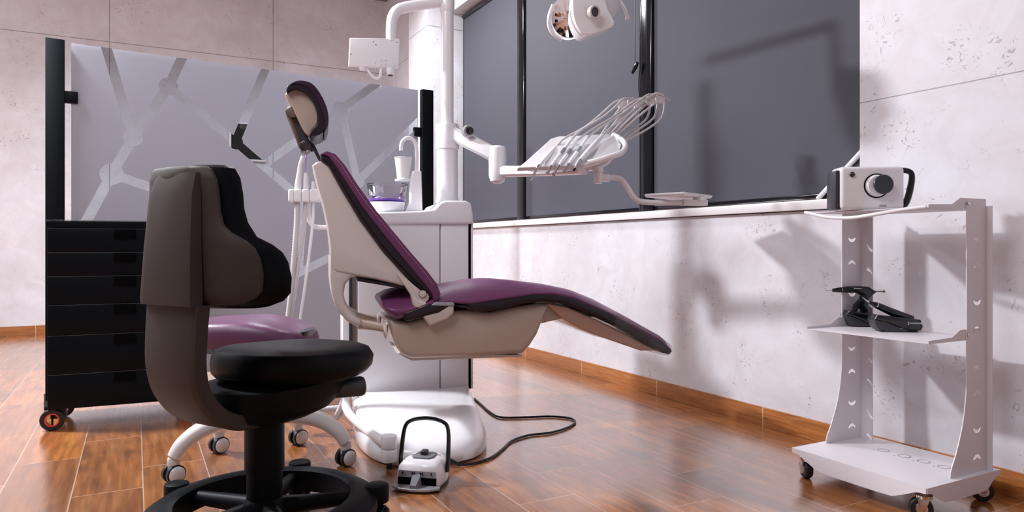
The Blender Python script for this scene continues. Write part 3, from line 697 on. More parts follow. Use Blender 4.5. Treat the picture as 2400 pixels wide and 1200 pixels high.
for i, (tp_, md, en, kd, lab, hs) in enumerate(hp):
    bt, bm_, be = -.30, -.26, -.09
    A_, B_, C_ = P(*tp_, bt), P(*md, bm_), P(*en, be)
    base = C_; t = at_frame(thing('dental_handpiece', lab, 'dental instrument', group='instruments hanging on the tray'), U)
    wpos = Vector((U.ox+B_.x*U.A[0]+B_.y*U.B[0], U.oy+B_.x*U.A[1]+B_.y*U.B[1], B_.z)); t.location = wpos
    A_, C_, H = A_-B_, C_-B_, [P(u, v, interp(j, (0, 3, len(hs)-1), (be, -.04, .02-.02*i)))-B_ for j, (u, v) in enumerate(hs)]
    r0 = {'syringe': .0085, 'steel': .0075, 'fat': .0115}[kd]
    Mesh().tube([Vector((0, 0, 0)), C_*.15, C_*.6, C_*.95, C_], [r0*.8, r0*1.05, r0*1.1, r0*.9, r0*.75], 14).obj('body', 'white' if kd != 'steel' else 'white_matte', t)
    if kd == 'steel':
        Mesh().tube([Vector((0, 0, 0)), A_*.75, A_], [.006, .0045, .0045], 12).cyl(A_+Vector((-.008, 0, .001)), A_+Vector((.006, 0, -.003)), .0055, bev=.001).obj('chrome_head', 'chrome', t)
        Mesh().tube([C_*.42, C_*.62], r0*1.14, 14).obj('collar', 'silver', t)
    elif kd == 'syringe':
        Mesh().tube([Vector((0, 0, 0)), A_*.45, A_*.8+Vector((.004, 0, 0)), A_], [.0075, .005, .0035, .0016], 10, smooth=3).obj('nozzle', 'chrome', t)
    else:
        Mesh().tube([Vector((0, 0, 0)), A_*.85], [.010, .006], 12).obj('nozzle', 'silver', t)
        Mesh().tube([A_*.8, A_], [.0062, .005], 12).obj('dark_tip', 'gloss_black', t)
    Mesh().tube(H, .0052, 10, smooth=6).obj('hose', 'hose', t)
    # return loop of the hose back to the tray
    u1, v1 = hs[-1]; sag = 18+i*7
    RL = [P(u1, v1, .02-.02*i), P(u1+6-i, v1+16, -.0), P(u1-6, v1+38+sag*.3, .0), P(u1-42, v1+62+sag*.4, -.0), P(min(1455, u1-70), 330+i*1.5, -.03)]
    Mesh().tube([p-B_ for p in RL], .0048, 10, smooth=6).obj('return_hose', 'hose', t)
# tray table on its bent arm
BJ = -.1
j0 = P(1402, 395, BJ)
Mesh().cyl(j0+Vector((0, 0, .01)), P(1402, 404, BJ), .024, bev=.002).obj('joint_cap', 'white', un)
Mesh().cyl(P(1402, 404, BJ), P(1402, 430, BJ), .0205, .0175, bev=.002).box(j0.x, P(1428, 418, BJ).x, BJ-.014, BJ+.014, P(1402, 426, BJ).z, P(1402, 408, BJ).z, .006).obj('tray_joint', 'white', un)
ta = [P(u, v, b) for u, v, b in ((1424, 417, BJ), (1440, 416, BJ), (1455, 420, BJ), (1470, 438, BJ), (1484, 460, BJ), (1498, 471, BJ), (1516, 474, BJ-.01), (1560, 475, BJ-.03), (1598, 475, BJ-.05))]
Mesh().tube(ta, .0125, 14, smooth=5).obj('tray_arm', 'white', un)
bxq = P(1598, 475, BJ-.05); bxr = P(1654, 474, BJ-.05)
Mesh().box(bxq.x, bxr.x, BJ-.07, BJ-.03, bxq.z-.012, bxq.z+.014, .002).obj('tray_bracket', 'white_matte', un)
tz = P(1596, 460, -.2).z; c4 = [U.PZ]
tcx = P(1596, 460, -.12).x
rotm = math.radians(33)
def trc(x, y): return (tcx+x*math.cos(rotm)-y*math.sin(rotm), -.10+x*math.sin(rotm)+y*math.cos(rotm))
TW, TD = .13, .095
TZ = 1.072
tb = [trc(-TW, -TD), trc(TW, -TD), trc(TW, TD), trc(-TW, TD)]
tt = Mesh().prism(tb, TZ, TZ+.006, axis='z', bev=.002).obj('tray_plate', 'white_matte', un)
rim = Mesh()
for i in range(4):
    a, b = tb[i], tb[(i+1) % 4]; rim.tube([(a[0], a[1], TZ+.01), (b[0], b[1], TZ+.01)], .006, 8)
rim.obj('tray_rim', 'white', tt)
Mesh().cyl((P(1640, 467, BJ-.05).x, BJ-.05, TZ-.016), (P(1640, 467, BJ-.05).x, BJ-.05, TZ+.001), .03, bev=.002).obj('tray_swivel', 'white_matte', un)
for (x, y, ln, r_, h, lab) in ((.055, .03, .075, .5, .014, 'folded white napkin with raised corner, at the right end of the small tray'), (-.02, -.01, .05, -.3, .006, 'flat white napkin lying near the middle of the small tray')):
    cxq, cyq = trc(x, y); nn = 7; rows_ = []
    for i in range(nn):
        rows_.append([(((i/(nn-1))-.5)*ln*2*math.cos(r_)-((j/(nn-1))-.5)*ln*math.sin(r_), ((i/(nn-1))-.5)*ln*2*math.sin(r_)+((j/(nn-1))-.5)*ln*math.cos(r_),
                       h*max(0, math.sin(PI*i/(nn-1)))*(.6+.4*math.cos(3*j/(nn-1)))+.001) for j in range(nn)])
    mm = Mesh(); mm.loft(rows_, cap=False, closed=False); mm.loft([[(a, b, c-.0012) for a, b, c in r] for r in rows_], cap=False, closed=False)
    o = mm.obj('paper_napkin', 'paper'); at_frame(o, U); o.location = (U.ox+cxq*U.A[0]+cyq*U.B[0], U.oy+cxq*U.A[1]+cyq*U.B[1], TZ+.0078)
    tag(o, lab, 'napkin', 'napkins on the small tray')

# assistant holder with suction hoses, behind the chair back
BH = .30
hold = Mesh()
for u0, u1 in ((676, 690), (689, 707), (708, 726), (726, 752)):
    a, b = P(u0, 474, BH), P(u1, 444, BH); hold.box(a.x, b.x-.001, BH-.03, BH+.03, a.z, b.z, .008, 3)
hold.obj('assistant_holder', 'white', un)
Mesh().tube([P(u, v, BH+.03) for u, v in ((722, 470), (722, 500), (728, 522), (745, 533), (800, 533))]+[Vector((aL+.03, BF+.04, P(800, 533, BF).z))], .0115, 12, smooth=5).obj('holder_arm', 'white', un)
for nm, lab, bod, hosep, rr in (
    ('suction_handpiece', 'white high-volume suction tip with the thick ribbed hose, left of the holder slots', [(697, 470, .015), (698, 440, .015), (699, 425, .013), (702, 400, .010), (704, 385, .009), (711, 367, .011)], [(697, 474), (696, 520), (690, 600), (683, 680), (676, 745), (672, 800)], .0125),
    ('saliva_ejector', 'slim white saliva ejector with violet tube, second slot of the holder', [(717, 470, .012), (717, 440, .012), (717, 418, .011), (717, 410, .008), (716, 405, .007)], [(716, 474), (712, 540), (700, 620), (688, 700), (682, 745), (680, 800)], .009),
    ('air_water_syringe', 'smooth white hose hanging from the third slot of the holder', [(735, 470, .009), (735, 440, .010), (734, 425, .006)], [(734, 474), (733, 520), (724, 600), (712, 690), (704, 745), (700, 800)], .0065)):
    B0 = P(hosep[0][0], hosep[0][1], BH-.0)
    t = at_frame(thing(nm, lab, 'dental instrument'), U)
    t.location = Vector((U.ox+B0.x*U.A[0]+B0.y*U.B[0], U.oy+B0.x*U.A[1]+B0.y*U.B[1], B0.z))
    Mesh().tube([P(u, v, BH)-B0 for u, v, r in bod], [r for u, v, r in bod], 14, smooth=3).obj('body', 'white', t)
    hpt = catmull([P(u, v, BH)-B0 for u, v in hosep]+[Vector((P(hosep[-1][0]+20, 900, BH).x-B0.x, .02, .14-B0.z)), Vector((aL+.0-B0.x, .06, .10-B0.z))], 26)
    rad = [rr*(1+(.15 if (k % 2) else -.10)) if rr > .007 else rr for k in range(len(hpt))]
    Mesh().tube(hpt, rad, 12).obj('hose', 'hose' if rr > .007 else 'white_matte', t, ang=180)
    if nm == 'saliva_ejector': Mesh().tube([P(716, 406, BH)-B0, P(717, 375, BH)-B0, P(718, 340, BH)-B0], .0035, 8).obj('violet_tube', 'violet_pale', t)
# hoses to the floor behind the stool and foot bracket
Mesh().tube([P(u, v, .34) for u, v in ((812, 895), (806, 930), (795, 960), (778, 985))], .011, 12, smooth=6).tube([P(u, v, .36) for u, v in ((822, 895), (815, 935), (803, 968), (785, 985))], .009, 12, smooth=6).obj('supply_hose', 'hose', un)
fb0 = U.PZ(912, 1098)
zc1 = U.P(912, 1020, fb0.y).z
Mesh().tube([P(808, 925, .25), P(810, 950, .20), P(822, 975, .12), P(860, 1008, -.05), Vector((fb0.x-.01, fb0.y+.015, P(905, 1042, fb0.y).z))], .019, 12, smooth=5).obj('bracket_tube', 'white', un)
Mesh().tube([P(828, 985, .14), P(865, 1015, -.02), Vector((fb0.x-.012, fb0.y+.01, P(900, 1052, fb0.y).z))], .006, 8).obj('bracket_rod', 'beige', un)
zm = (zc1+.028)/2
Mesh().cyl((fb0.x, fb0.y, .028), (fb0.x, fb0.y, zm-.001), .031, bev=.003).cyl((fb0.x, fb0.y, zm+.001), (fb0.x, fb0.y, zc1), .0305, bev=.003).obj('bracket_post', 'white', un)
Mesh().cyl((fb0.x, fb0.y, 0), (fb0.x, fb0.y, .03), .010, .011).obj('rubber_foot', 'rubber', un)

# ================================================================== PATIENT CHAIR
ch = at_frame(thing('dental_chair', 'reclined patient chair with purple leather upholstery and beige shell, centre of the room', 'dental chair'), U)
NB = -.245
def PP(lst, b=NB): return [(p.x, p.z) for p in (P(u, v, b) for u, v in lst)]
def cpoly(lst, b=NB, n=4): return [(p.x, p.z) for p in catmull([(x, 0, z) for x, z in PP(lst, b)], n, True)]
z_top = P(750, 365, NB).z; z_hinge = P(990, 700, NB).z
def taper(c):                                    # the back narrows upward
    t = min(1, max(0, (c.z-z_hinge)/(z_top-z_hinge))); k = 1-.38*t**1.6
    return Vector((c.x, NB+(c.y-NB)*k+(-NB)*(1-k)*.35, c.z))
shell = [(731, 385), (740, 376), (757, 374), (770, 385), (800, 440), (845, 515), (900, 590), (950, 645), (985, 682), (1003, 697), (996, 706), (975, 700), (958, 678), (930, 668), (880, 656), (834, 648), (815, 644), (790, 640), (775, 630), (773, 580), (767, 530), (757, 480), (744, 435)]
Mesh().prism(PP(shell), NB+.03, -NB-.03, bev=.028, seg=4, warp=taper).obj('back_shell', 'warm_white', ch)
for side in (-1, 1):
    b0 = NB+.035 if side < 0 else .135
    hook = [(772, 600), (840, 628), (838, 645), (823, 652), (810, 668), (806, 691), (811, 714), (824, 736), (846, 751), (850, 762), (838, 769), (815, 756), (798, 738), (784, 715), (776, 690), (772, 655)]
    Mesh().prism(PP(hook), b0, b0+.06, bev=.012, seg=3).obj('side_hook', 'warm_white', ch)
    tb_ = [P(842, 764, NB), P(860, 767, NB), P(885, 771, NB), P(912, 776, NB)]
    Mesh().tube([Vector((p.x, b0+.03, p.z)) for p in tb_], [.022, .020, .019, .020], 14, flat=.9).lathe([(.02, -.012), (.036, -.004), (.04, .0)], Vector((P(908, 776, NB).x, b0+.03, P(908, 776, NB).z)), (1, 0, 0)).obj('armrest_tube', 'beige', ch)
Mesh().slab([P(836, 652, NB+.03), P(960, 672, NB+.03), P(962, 680, NB+.03), P(838, 659, NB+.03)], (0, .40, 0), .003).obj('cover_plate', 'band', ch)
# back cushion: side painted dark for shade on its purple leather + purple face
front = [(751, 362), (768, 353), (785, 362), (806, 388), (838, 438), (880, 497), (925, 552), (965, 600), (1000, 640), (1022, 668), (1030, 690), (1024, 703)]
mid = [(1010, 706), (1002, 690), (985, 663), (955, 622), (915, 572), (870, 512), (828, 452), (798, 405), (775, 375), (760, 366)]
inner = [(1008, 705), (1000, 694), (975, 668), (935, 628), (890, 578), (840, 508), (800, 440), (770, 386), (752, 374)]
Mesh().prism(PP(front+inner), NB+.012, -NB-.012, bev=.02, seg=4, warp=taper).obj('back_cushion_side', 'band', ch, label='purple leather side, painted dark for shade')
fr2 = [(750, 359), (767, 351), (787, 359), (809, 385), (841, 435), (883, 494), (928, 549), (968, 597), (1003, 637), (1025, 666), (1033, 690), (1025, 705)]
md2 = [(1016, 706), (1014, 690), (998, 668), (972, 638), (936, 594), (896, 544), (850, 484), (812, 424), (786, 384), (770, 364), (760, 360)]
def crown(c):
    c = taper(c); return c
Mesh().prism(PP(fr2+md2), NB-.002, -NB+.002, bev=.010, seg=3, warp=crown).obj('back_cushion', 'purple', ch)
stl = [P(u, v, NB) for u, v in ((778, 362), (800, 384), (832, 436), (875, 496), (920, 550), (960, 598), (995, 640), (1015, 668))]
stl = catmull(stl, 14)
sm = Mesh()
for k in range(0, len(stl)-1):
    a, b = taper(stl[k]), taper(stl[k].lerp(stl[k+1], .55)); off = Vector((0, -.0025, 0))
    sm.tube([a+off, b+off], .0017, 5)
sm.obj('stitching', 'stitch', ch)
# hinge
Mesh().prism(cpoly([(930, 640), (955, 655), (985, 680), (1004, 690), (1005, 703), (990, 712), (973, 705), (962, 690), (950, 672)], n=3), NB+.005, NB+.035, bev=.01).obj('hinge_cover', 'warm_white', ch)
hq = P(991, 689, NB); hq2 = Vector((hq.x, NB+.004, hq.z))
Mesh().cyl(hq2, hq2+Vector((0, -.002, 0)), .0145, bev=.001).obj('hinge_disc', 'warm_white', ch)
Mesh().lathe([(.0145, 0), (.0158, 0), (.0158, .0022), (.0145, .0022), (.0145, 0)], hq2, (0, -1, 0), cap=False).obj('hinge_ring', 'steel', ch)
Mesh().prism(PP([(962, 684), (978, 700), (1005, 712), (1042, 708), (1065, 712), (1064, 735), (1050, 748), (1008, 765), (985, 735), (968, 715)]), NB+.0, NB+.07, bev=.01).obj('hinge_bracket', 'warm_white', ch)
Mesh().prism(PP([(1020, 708), (1060, 708), (1067, 713), (1060, 718), (1010, 716)]), NB-.004, NB+.06, bev=.004).obj('bracket_cap', 'silver', ch)
# seat cushion: crowned purple top
eu = [(898, 714), (912, 724), (940, 729), (975, 721), (1010, 708), (1050, 706), (1105, 708), (1175, 697), (1250, 687), (1300, 686), (1350, 697), (1425, 729), (1500, 767), (1570, 803), (1592, 822)]
cu = [(900, 690), (912, 678), (940, 674), (975, 674), (1010, 672), (1050, 664), (1105, 654), (1150, 652), (1200, 656), (1275, 665), (1325, 675), (1375, 695), (1450, 734), (1500, 763), (1570, 800), (1592, 821)]
lo = [(897, 724), (905, 742), (925, 752), (960, 753), (990, 745), (1030, 735), (1060, 716), (1090, 722), (1125, 732), (1175, 725), (1225, 712), (1275, 706), (1325, 712), (1400, 742), (1450, 765), (1520, 802), (1573, 833), (1588, 836), (1595, 829)]
E = [P(u, v, NB) for u, v in eu]; C_ = [P(u, v, 0) for u, v in cu]
LO = [P(u, v, NB) for u, v in lo]
ex, ez = [p.x for p in E], [p.z for p in E]; cx2, cz2 = [p.x-.012 for p in C_], [p.z for p in C_]
st_ = [ex[0]+(ex[-1]-ex[0])*k/44 for k in range(45)]
rings = []
nb = 18
for i, x in enumerate(st_):
    t = i/44; hw_ = .245*(1-.30*max(0, (t-.4)/.6)**1.5)
    endr = min(1, (x-ex[0]+.002)/.06, (ex[-1]-x+.002)/.05); endr = math.sqrt(max(.0, 1-(1-endr)**2)) if endr < 1 else 1
    hw_ *= .80+.20*endr
    e, c = interp(x, ex, ez), interp(x, cx2, cz2); c = max(c, e+.004)
    top = [(x, hw_*math.sin(PI/2*(2*k/nb-1)), e+(c-e)*(1-abs(math.sin(PI/2*(2*k/nb-1)))**3.2)) for k in range(nb+1)]
    lowz = interp(x, [p.x for p in LO], [p.z for p in LO]); f_ = max(0, 1-max(0, t-.05)/.05)
    zb2_ = (e-.012)*(1-f_)+(lowz+.004+.012*(1-endr))*f_
    midr = [(x, top[-1][1]*1.0, e*.5+zb2_*.5)]; midl = [(x, top[0][1]*1.0, e*.5+zb2_*.5)]
    bot = midr+[(x, top[k][1]*(.93 if f_ else .98), zb2_) for k in range(nb, -1, -1)]+midl
    rings.append(top+bot)
cyc = 0
Mesh().loft(rings).obj('seat_cushion', 'purple', ch, ang=60)
lo = [(945, 740), (950, 752)]+lo[3:]
band = PP([(950, 730)]+eu[3:])+PP(lo[::-1])
def legtaper(c):
    t = min(1, max(0, (c.x-st_[0])/(st_[-1]-st_[0]))); k = 1-.30*max(0, (t-.4)/.6)**1.5
    e = min(1, max(0, (c.x-ex[0]+.004)/.06)); k *= .72+.28*math.sqrt(max(0, 1-(1-e)**2))
    return Vector((c.x, c.y*k, c.z))
Mesh().prism([(a, z-.001) for a, z in band], NB-.002, -NB+.002, bev=.012, seg=3, warp=legtaper).obj('seat_side_band', 'band', ch, label='purple leather side, painted dark for shade')
# shell under the seat
base = [(912, 752), (960, 755), (1000, 745), (1060, 730), (1100, 727), (1150, 733), (1200, 722), (1262, 712), (1290, 712), (1276, 750), (1262, 785), (1245, 812), (1228, 830), (1100, 838), (965, 843), (942, 832), (928, 812), (918, 780)]
Mesh().prism(PP(base, NB+.02), NB+.03, -NB-.04, bev=.022, seg=4).obj('seat_shell', 'beige', ch)
Mesh().slab([P(930, 828, NB+.05), P(1225, 832, NB+.05), P(1222, 836, NB+.05), P(965, 846, NB+.05)], (0, .36, 0), .002).obj('bottom_pan', 'warm_white', ch)
leg = [(1265, 706), (1300, 708), (1345, 725), (1400, 745), (1396, 752), (1340, 748), (1300, 757), (1255, 768)]
Mesh().prism(PP(leg), NB+.06, -NB-.07, bev=.012).obj('leg_bracket', 'beige', ch)
under = [(1285, 712), (1340, 722), (1400, 748), (1470, 782), (1560, 828), (1520, 828), (1440, 800), (1370, 775), (1325, 748)]
Mesh().prism(PP(under), NB+.03, -NB-.04, bev=.006, warp=legtaper).obj('leg_underside', 'tint', ch)
Mesh().box(-.05, .12, .15, BF+.02, P(1000, 800, 0).z, P(1000, 740, 0).z, .02).obj('lift_arm', 'white_matte', ch)
# clear foot cover
fcv = [(1452, 733), (1500, 758), (1560, 790), (1592, 815), (1597, 832), (1580, 839), (1540, 830), (1450, 800), (1400, 790), (1350, 764), (1325, 742), (1400, 745), (1448, 767)]
Mesh().prism(PP(fcv), NB-.005, -NB+.005, bev=.004, warp=legtaper).obj('foot_cover', 'film', ch)
# headrest
HB = -.14
hf = catmull([P(u, v, 0) for u, v in ((678, 216), (700, 208), (728, 214), (750, 240), (764, 275), (766, 302), (756, 322), (738, 330), (727, 328), (733, 314), (745, 300), (744, 272), (730, 245), (712, 228), (692, 224), (676, 232))], 4, True)
def hw_taper(c): 
    return c
Mesh().prism([(p.x, p.z) for p in hf], -.13, .13, bev=.022, seg=4).obj('headrest_cushion', 'band', ch)
Mesh().prism([(p.x+.0, p.z) for p in catmull([P(u, v, 0) for u, v in ((684, 214), (703, 206), (731, 212), (752, 237), (767, 272), (769, 302), (760, 322), (762, 300), (755, 272), (742, 243), (724, 222), (704, 214))], 4, True)], -.135, .135, bev=.008).obj('headrest_face', 'purple_dark', ch)
hs_ = catmull([P(u, v, 0) for u, v in ((672, 232), (690, 222), (712, 226), (730, 243), (743, 270), (745, 298), (733, 314), (727, 326), (715, 318), (700, 290), (688, 262), (676, 245))], 4, True)
Mesh().prism([(p.x, p.z) for p in hs_], -.105, .105, bev=.014, seg=3).obj('headrest_shell', 'beige', ch)
k0, k1 = P(683, 258, -.12), P(714, 338, -.12)
Mesh().tube([Vector((k0.x, -.05, k0.z)), Vector((k1.x, -.05, k1.z))], .024, 8, flat=.6).obj('headrest_link', 'dgrey', ch)
Mesh().tube([Vector((k0.x-.016, -.06, k0.z+.004)), Vector((k1.x-.018, -.06, k1.z))], .008, 8).obj('link_edge', 'bronze', ch)
Mesh().cyl((k0.x, -.085, k0.z), (k0.x, .06, k0.z), .024, bev=.004).obj('tilt_knob', 'bronze', ch)
Mesh().cyl((k1.x, -.08, k1.z), (k1.x, .05, k1.z), .021, bev=.004).obj('lower_knuckle', 'steel', ch)
for b_, ps_ in ((-.03, ((722, 330), (735, 342), (748, 370), (758, 380))), (.05, ((720, 335), (735, 347), (748, 372), (758, 382))), (-.05, ((716, 340), (726, 345), (733, 355)))):
    Mesh().tube([P(u, v, b_) for u, v in ps_], .006, 8).obj('headrest_rod', 'dgrey', ch)

# ================================================================== OPERATING LAMP
BL = -.12
lp0 = P(1390, 40, BL)
t = at_frame(thing('operating_lamp', 'white dental operating lamp with mirrored reflector and curved handle, hanging from above', 'lamp'), U)
t.location = Vector((U.ox+lp0.x*U.A[0]+lp0.y*U.B[0], U.oy+lp0.x*U.A[1]+lp0.y*U.B[1], lp0.z))
def LP(u, v, b=0): return P(u, v, BL+b)-lp0
axv = (LP(1300, 52, -.09)-LP(1400, 22, .02)).normalized()
cR = LP(1335, 42, -.03)
up_ = Vector((0, 0, 1)); n1 = (up_-axv*up_.dot(axv)).normalized(); n2 = axv.cross(n1)
def lring(c, ra, rb_, seg=36, n=2.3):
    o = []
    for k in range(seg):
        a = 2*PI*k/seg; ca, sa = math.cos(a), math.sin(a)
        o.append(c+n1*ra*math.copysign(abs(ca)**(2/n), ca)+n2*rb_*math.copysign(abs(sa)**(2/n), sa))
    return o
Mesh().loft([lring(cR+axv*.006, .078, .095), lring(cR+axv*.012, .088, .105), lring(cR-axv*.0, .091, .108), lring(cR-axv*.05, .088, .104), lring(cR-axv*.09, .06, .07)], cap=True).obj('reflector_housing', 'white', t)
# faceted mirror dish
mr = Mesh(); rg = [[cR+axv*(.0125-.0)+n1*.080*q*math.cos(2*PI*k/28)+n2*.096*q*math.sin(2*PI*k/28)-axv*.0*(1-q) for k in range(28)] for q in (1, .8, .6, .4, .2, .02)]
for qi, r_ in enumerate(rg):
    for k, v_ in enumerate(r_): r_[k] = v_+axv*(.004*(1-(1, .8, .6, .4, .2, .02)[qi]**2))*1.0+axv*random.uniform(-.0006, .0006)
mr.loft(rg, cap=False); mr.obj('mirror', 'mirror', t, ang=1)
ck = catmull([LP(u, v, -.13) for u, v in ((1349, -30), (1343, 20), (1348, 50), (1362, 76), (1378, 81), (1405, 74), (1440, 57), (1424, 20), (1408, -30))], 4, True)
Mesh().slab(ck, (.01, .10, 0), .02, 4).obj('side_cover', 'white', t)
# body with bore
bc_ = LP(1385, 34, -.02)
Mesh().loft([lring(LP(1354, 36, -.02), .092, .105), lring(LP(1366, 34, -.02), .100, .110), lring(LP(1380, 30, -.01), .098, .105), lring(LP(1400, 22, .0), .080, .09), lring(LP(1425, 12, .02), .058, .07), lring(LP(1438, 6, .03), .03, .04)]).obj('lamp_body', 'white', t)
hv = Vector((.30, -.94, -.12)).normalized()
hc_ = LP(1391, 29, -.155)
hol = Mesh().lathe([(.020, .012), (.027, .012), (.029, .002), (.026, -.01), (.020, -.012), (.020, .012)], hc_, hv, seg=28, cap=False).obj('knob_ring', 'warm_white', t)
Mesh().cyl(hc_-hv*.012, hc_+hv*.006, .0205).obj('knob_bore', 'dgrey', hol)
Mesh().slab([LP(1400, 80, -.03), LP(1436, 62, -.02), LP(1441, 52, -.02), LP(1418, -5, .0), LP(1408, 0, .0), LP(1400, 40, -.02)], (.004, .03, 0), .006).obj('side_fin', 'white', t)
Mesh().tube([LP(u, v, -.06) for u, v in ((1296, 12), (1287, 40), (1287, 62), (1297, 80), (1316, 93))], [.008, .008, .008, .0075, .009], 12, smooth=5).obj('front_handle', 'white', t)
Mesh().tube([LP(u, v, .04) for u, v in ((1430, -6), (1450, 2), (1463, 18), (1469, 34), (1471, 46))], [.009, .009, .009, .0085, .012], 12, smooth=5).obj('rear_handle', 'white', t)
Mesh().tube([LP(1420, 14, .03), LP(1436, 6, .05), LP(1430, -50, .06), LP(1400, -90, .08)], [.018, .018, .016, .016], 12, smooth=4).tube([LP(1400, -90, .08), Vector((pa, BP, pz(-60)))-lp0+Vector((0, 0, .02))], .02, 12).obj('lamp_arm', 'white', t)
Mesh().tube([LP(1440, 16, .03), LP(1449, 27, .03)], .002, 6).obj('lever', 'chrome', t)

# ================================================================== FOOT CONTROL
fp0 = wxy((995-CX)/FPX*2.56, 2.56); fo = Frame(fp0[0], fp0[1], -28-12)
t = at_frame(thing('foot_control', 'white and grey foot pedal with tall black carrying handle on the tiles', 'foot pedal'), fo)
def fprof(z, k, kf=1.0): return [(x*k, y*k*kf, z) for x, y in ((-.082, -.065), (-.07, -.078), (.07, -.078), (.082, -.065), (.086, .0), (.078, .05), (.05, .082), (.0, .09), (-.05, .082), (-.078, .05), (-.086, .0))]
Mesh().loft([fprof(.012, .98), fprof(.02, 1.0), fprof(.05, .98), fprof(.075, .9), fprof(.088, .76), fprof(.094, .6)]).obj('housing', 'white', t, ang=50)
Mesh().loft([fprof(0.0, .99), fprof(.012, .99)]).obj('base_plate', 'rubber', t)
Mesh().box(-.07, .07, -.0835, -.06, .014, .040, .002).obj('front_slot', 'groove', t)
Mesh().slab([(-.068, -.0745, .062), (.068, -.0745, .062), (.07, -.0795, .043), (-.07, -.0795, .043)], (0, -.0015, 0)).obj('scale_label', 'silver', t)
for x in (-.055, -.02, -.012, .01, .018, .05): Mesh().box(x, x+.003, -.0805, -.077, .050, .058).obj('scale_mark', 'groove', t)
Mesh().prism([(-.088, -.10), (-.05, -.125), (.0, -.132), (.05, -.125), (.088, -.10), (.08, -.06), (-.08, -.06)], .006, .016, axis='z', bev=.004).obj('pedal_plate', 'silver', t)
Mesh().loft([[(-.014, -.125, .014), (.014, -.125, .014), (.010, -.122, .026), (-.010, -.122, .026)], [(-.020, -.10, .014), (.020, -.10, .014), (.014, -.10, .042), (-.014, -.10, .042)], [(-.018, -.07, .014), (.018, -.07, .014), (.013, -.07, .056), (-.013, -.07, .056)]]).obj('lever', 'grey', t)
Mesh().prism([(-.04, -.02), (-.028, -.04), (.028, -.04), (.042, -.02), (.04, .025), (.02, .04), (-.03, .035)], .088, .1, axis='z', bev=.003).obj('top_button', 'grey', t)
Mesh().box(-.012, .012, -.016, .016, .1, .116, .005, 3).obj('joystick', 'dgrey', t)
Mesh().tube([(-.088, -.01, .055), (-.089, -.0, .10), (-.083, .02, .185), (-.06, .03, .212), (0, .034, .222), (.06, .03, .212), (.083, .02, .185), (.089, -.0, .10), (.088, -.01, .045)], [.009, .011, .0095, .0095, .0095, .0095, .0095, .011, .012], 10, smooth=5, flat=.75, up=(1, 0, 0)).obj('handle', 'gloss_black', t)
# cable
gw = Frame(0, 0, 0)
cp = [(1052, 1092), (1075, 1092), (1110, 1086), (1150, 1073), (1178, 1052), (1200, 1033), (1240, 1020), (1290, 1014), (1330, 1002), (1348, 989), (1335, 980), (1290, 976), (1230, 978), (1175, 978), (1150, 967), (1128, 948), (1112, 934)]
pts = [gw.PZ(u, v, .006) for u, v in cp]
pts[0].z = .03; pts[1].z = .012
t = thing('power_cable', 'thin black cable looping on the tiles from the foot pedal to the unit base', 'cable', pts[3])
Mesh().tube([p-pts[3] for p in pts], .0052, 8, smooth=8).obj('cable_run', 'cable', t)
q = [p-pts[3] for p in pts[:2]]
Mesh().tube([q[0], q[1]], [.009, .006], 10).obj('strain_relief', 'cable', t)

# ================================================================== CART
KO = (2.14, 1.32)
ct = thing('equipment_cart', 'white metal rolling cart with punched side uprights, at the right wall', 'cart', (KO[0], KO[1], 0))
BXW, BYW, BZ = .40, .50, .105
Mesh().box(0, BXW, 0, BYW, BZ, BZ+.004, .001).obj('base_shelf', 'cart', ct)
def wave(n, ln, h, pat): 
    return [(ln*k/(n-1), BZ+.002-h*interp(k/(n-1), [p[0] for p in pat], [p[1] for p in pat])) for k in range(n)]
pat = [(0, .35), (.06, .4), (.13, .8), (.22, 1.25), (.34, 1.3), (.5, 1.3), (.64, 1.3), (.78, 1.25), (.87, .8), (.94, .4), (1, .35)]
fl = wave(41, BYW, .044, pat)
Mesh().prism([(0, BZ+.004)]+fl+[(BYW, BZ+.004)], -.003, .0, axis='x').obj('front_apron', 'cart', ct)
sl = wave(41, BXW, .044, pat)
for y in (-.003, BYW): Mesh().prism([(0, BZ+.004)]+sl+[(BXW, BZ+.004)], y, y+.003, axis='y').obj('side_apron', 'cart', ct)
for i, y in enumerate((.10, .17, .24, .32)):
    Mesh().lathe([(.018, 0), (.021, 0), (.021, .001), (.018, .001), (.018, 0)], (.26, y, BZ+.004), (0, 0, 1), cap=False).cyl((.235, y+.02, BZ+.004), (.235, y+.02, BZ+.0048), .003, seg=10).obj('socket_hole', 'silver', ct)
def crescent(cx, cz, flip, r=.020):
    s_ = -1 if flip else 1; o = []
    for k in range(13): a = PI*(k/12); o.append((cx-r*math.cos(a), cz-s_*r*.85*math.sin(a)))
    for k in range(1, 12): a = PI*(1-k/12); o.append((cx-r*.62*math.cos(a)*(.75 if 3 < k < 9 else 1), cz-s_*r*.32*math.sin(a)+s_*0.0))
    return o
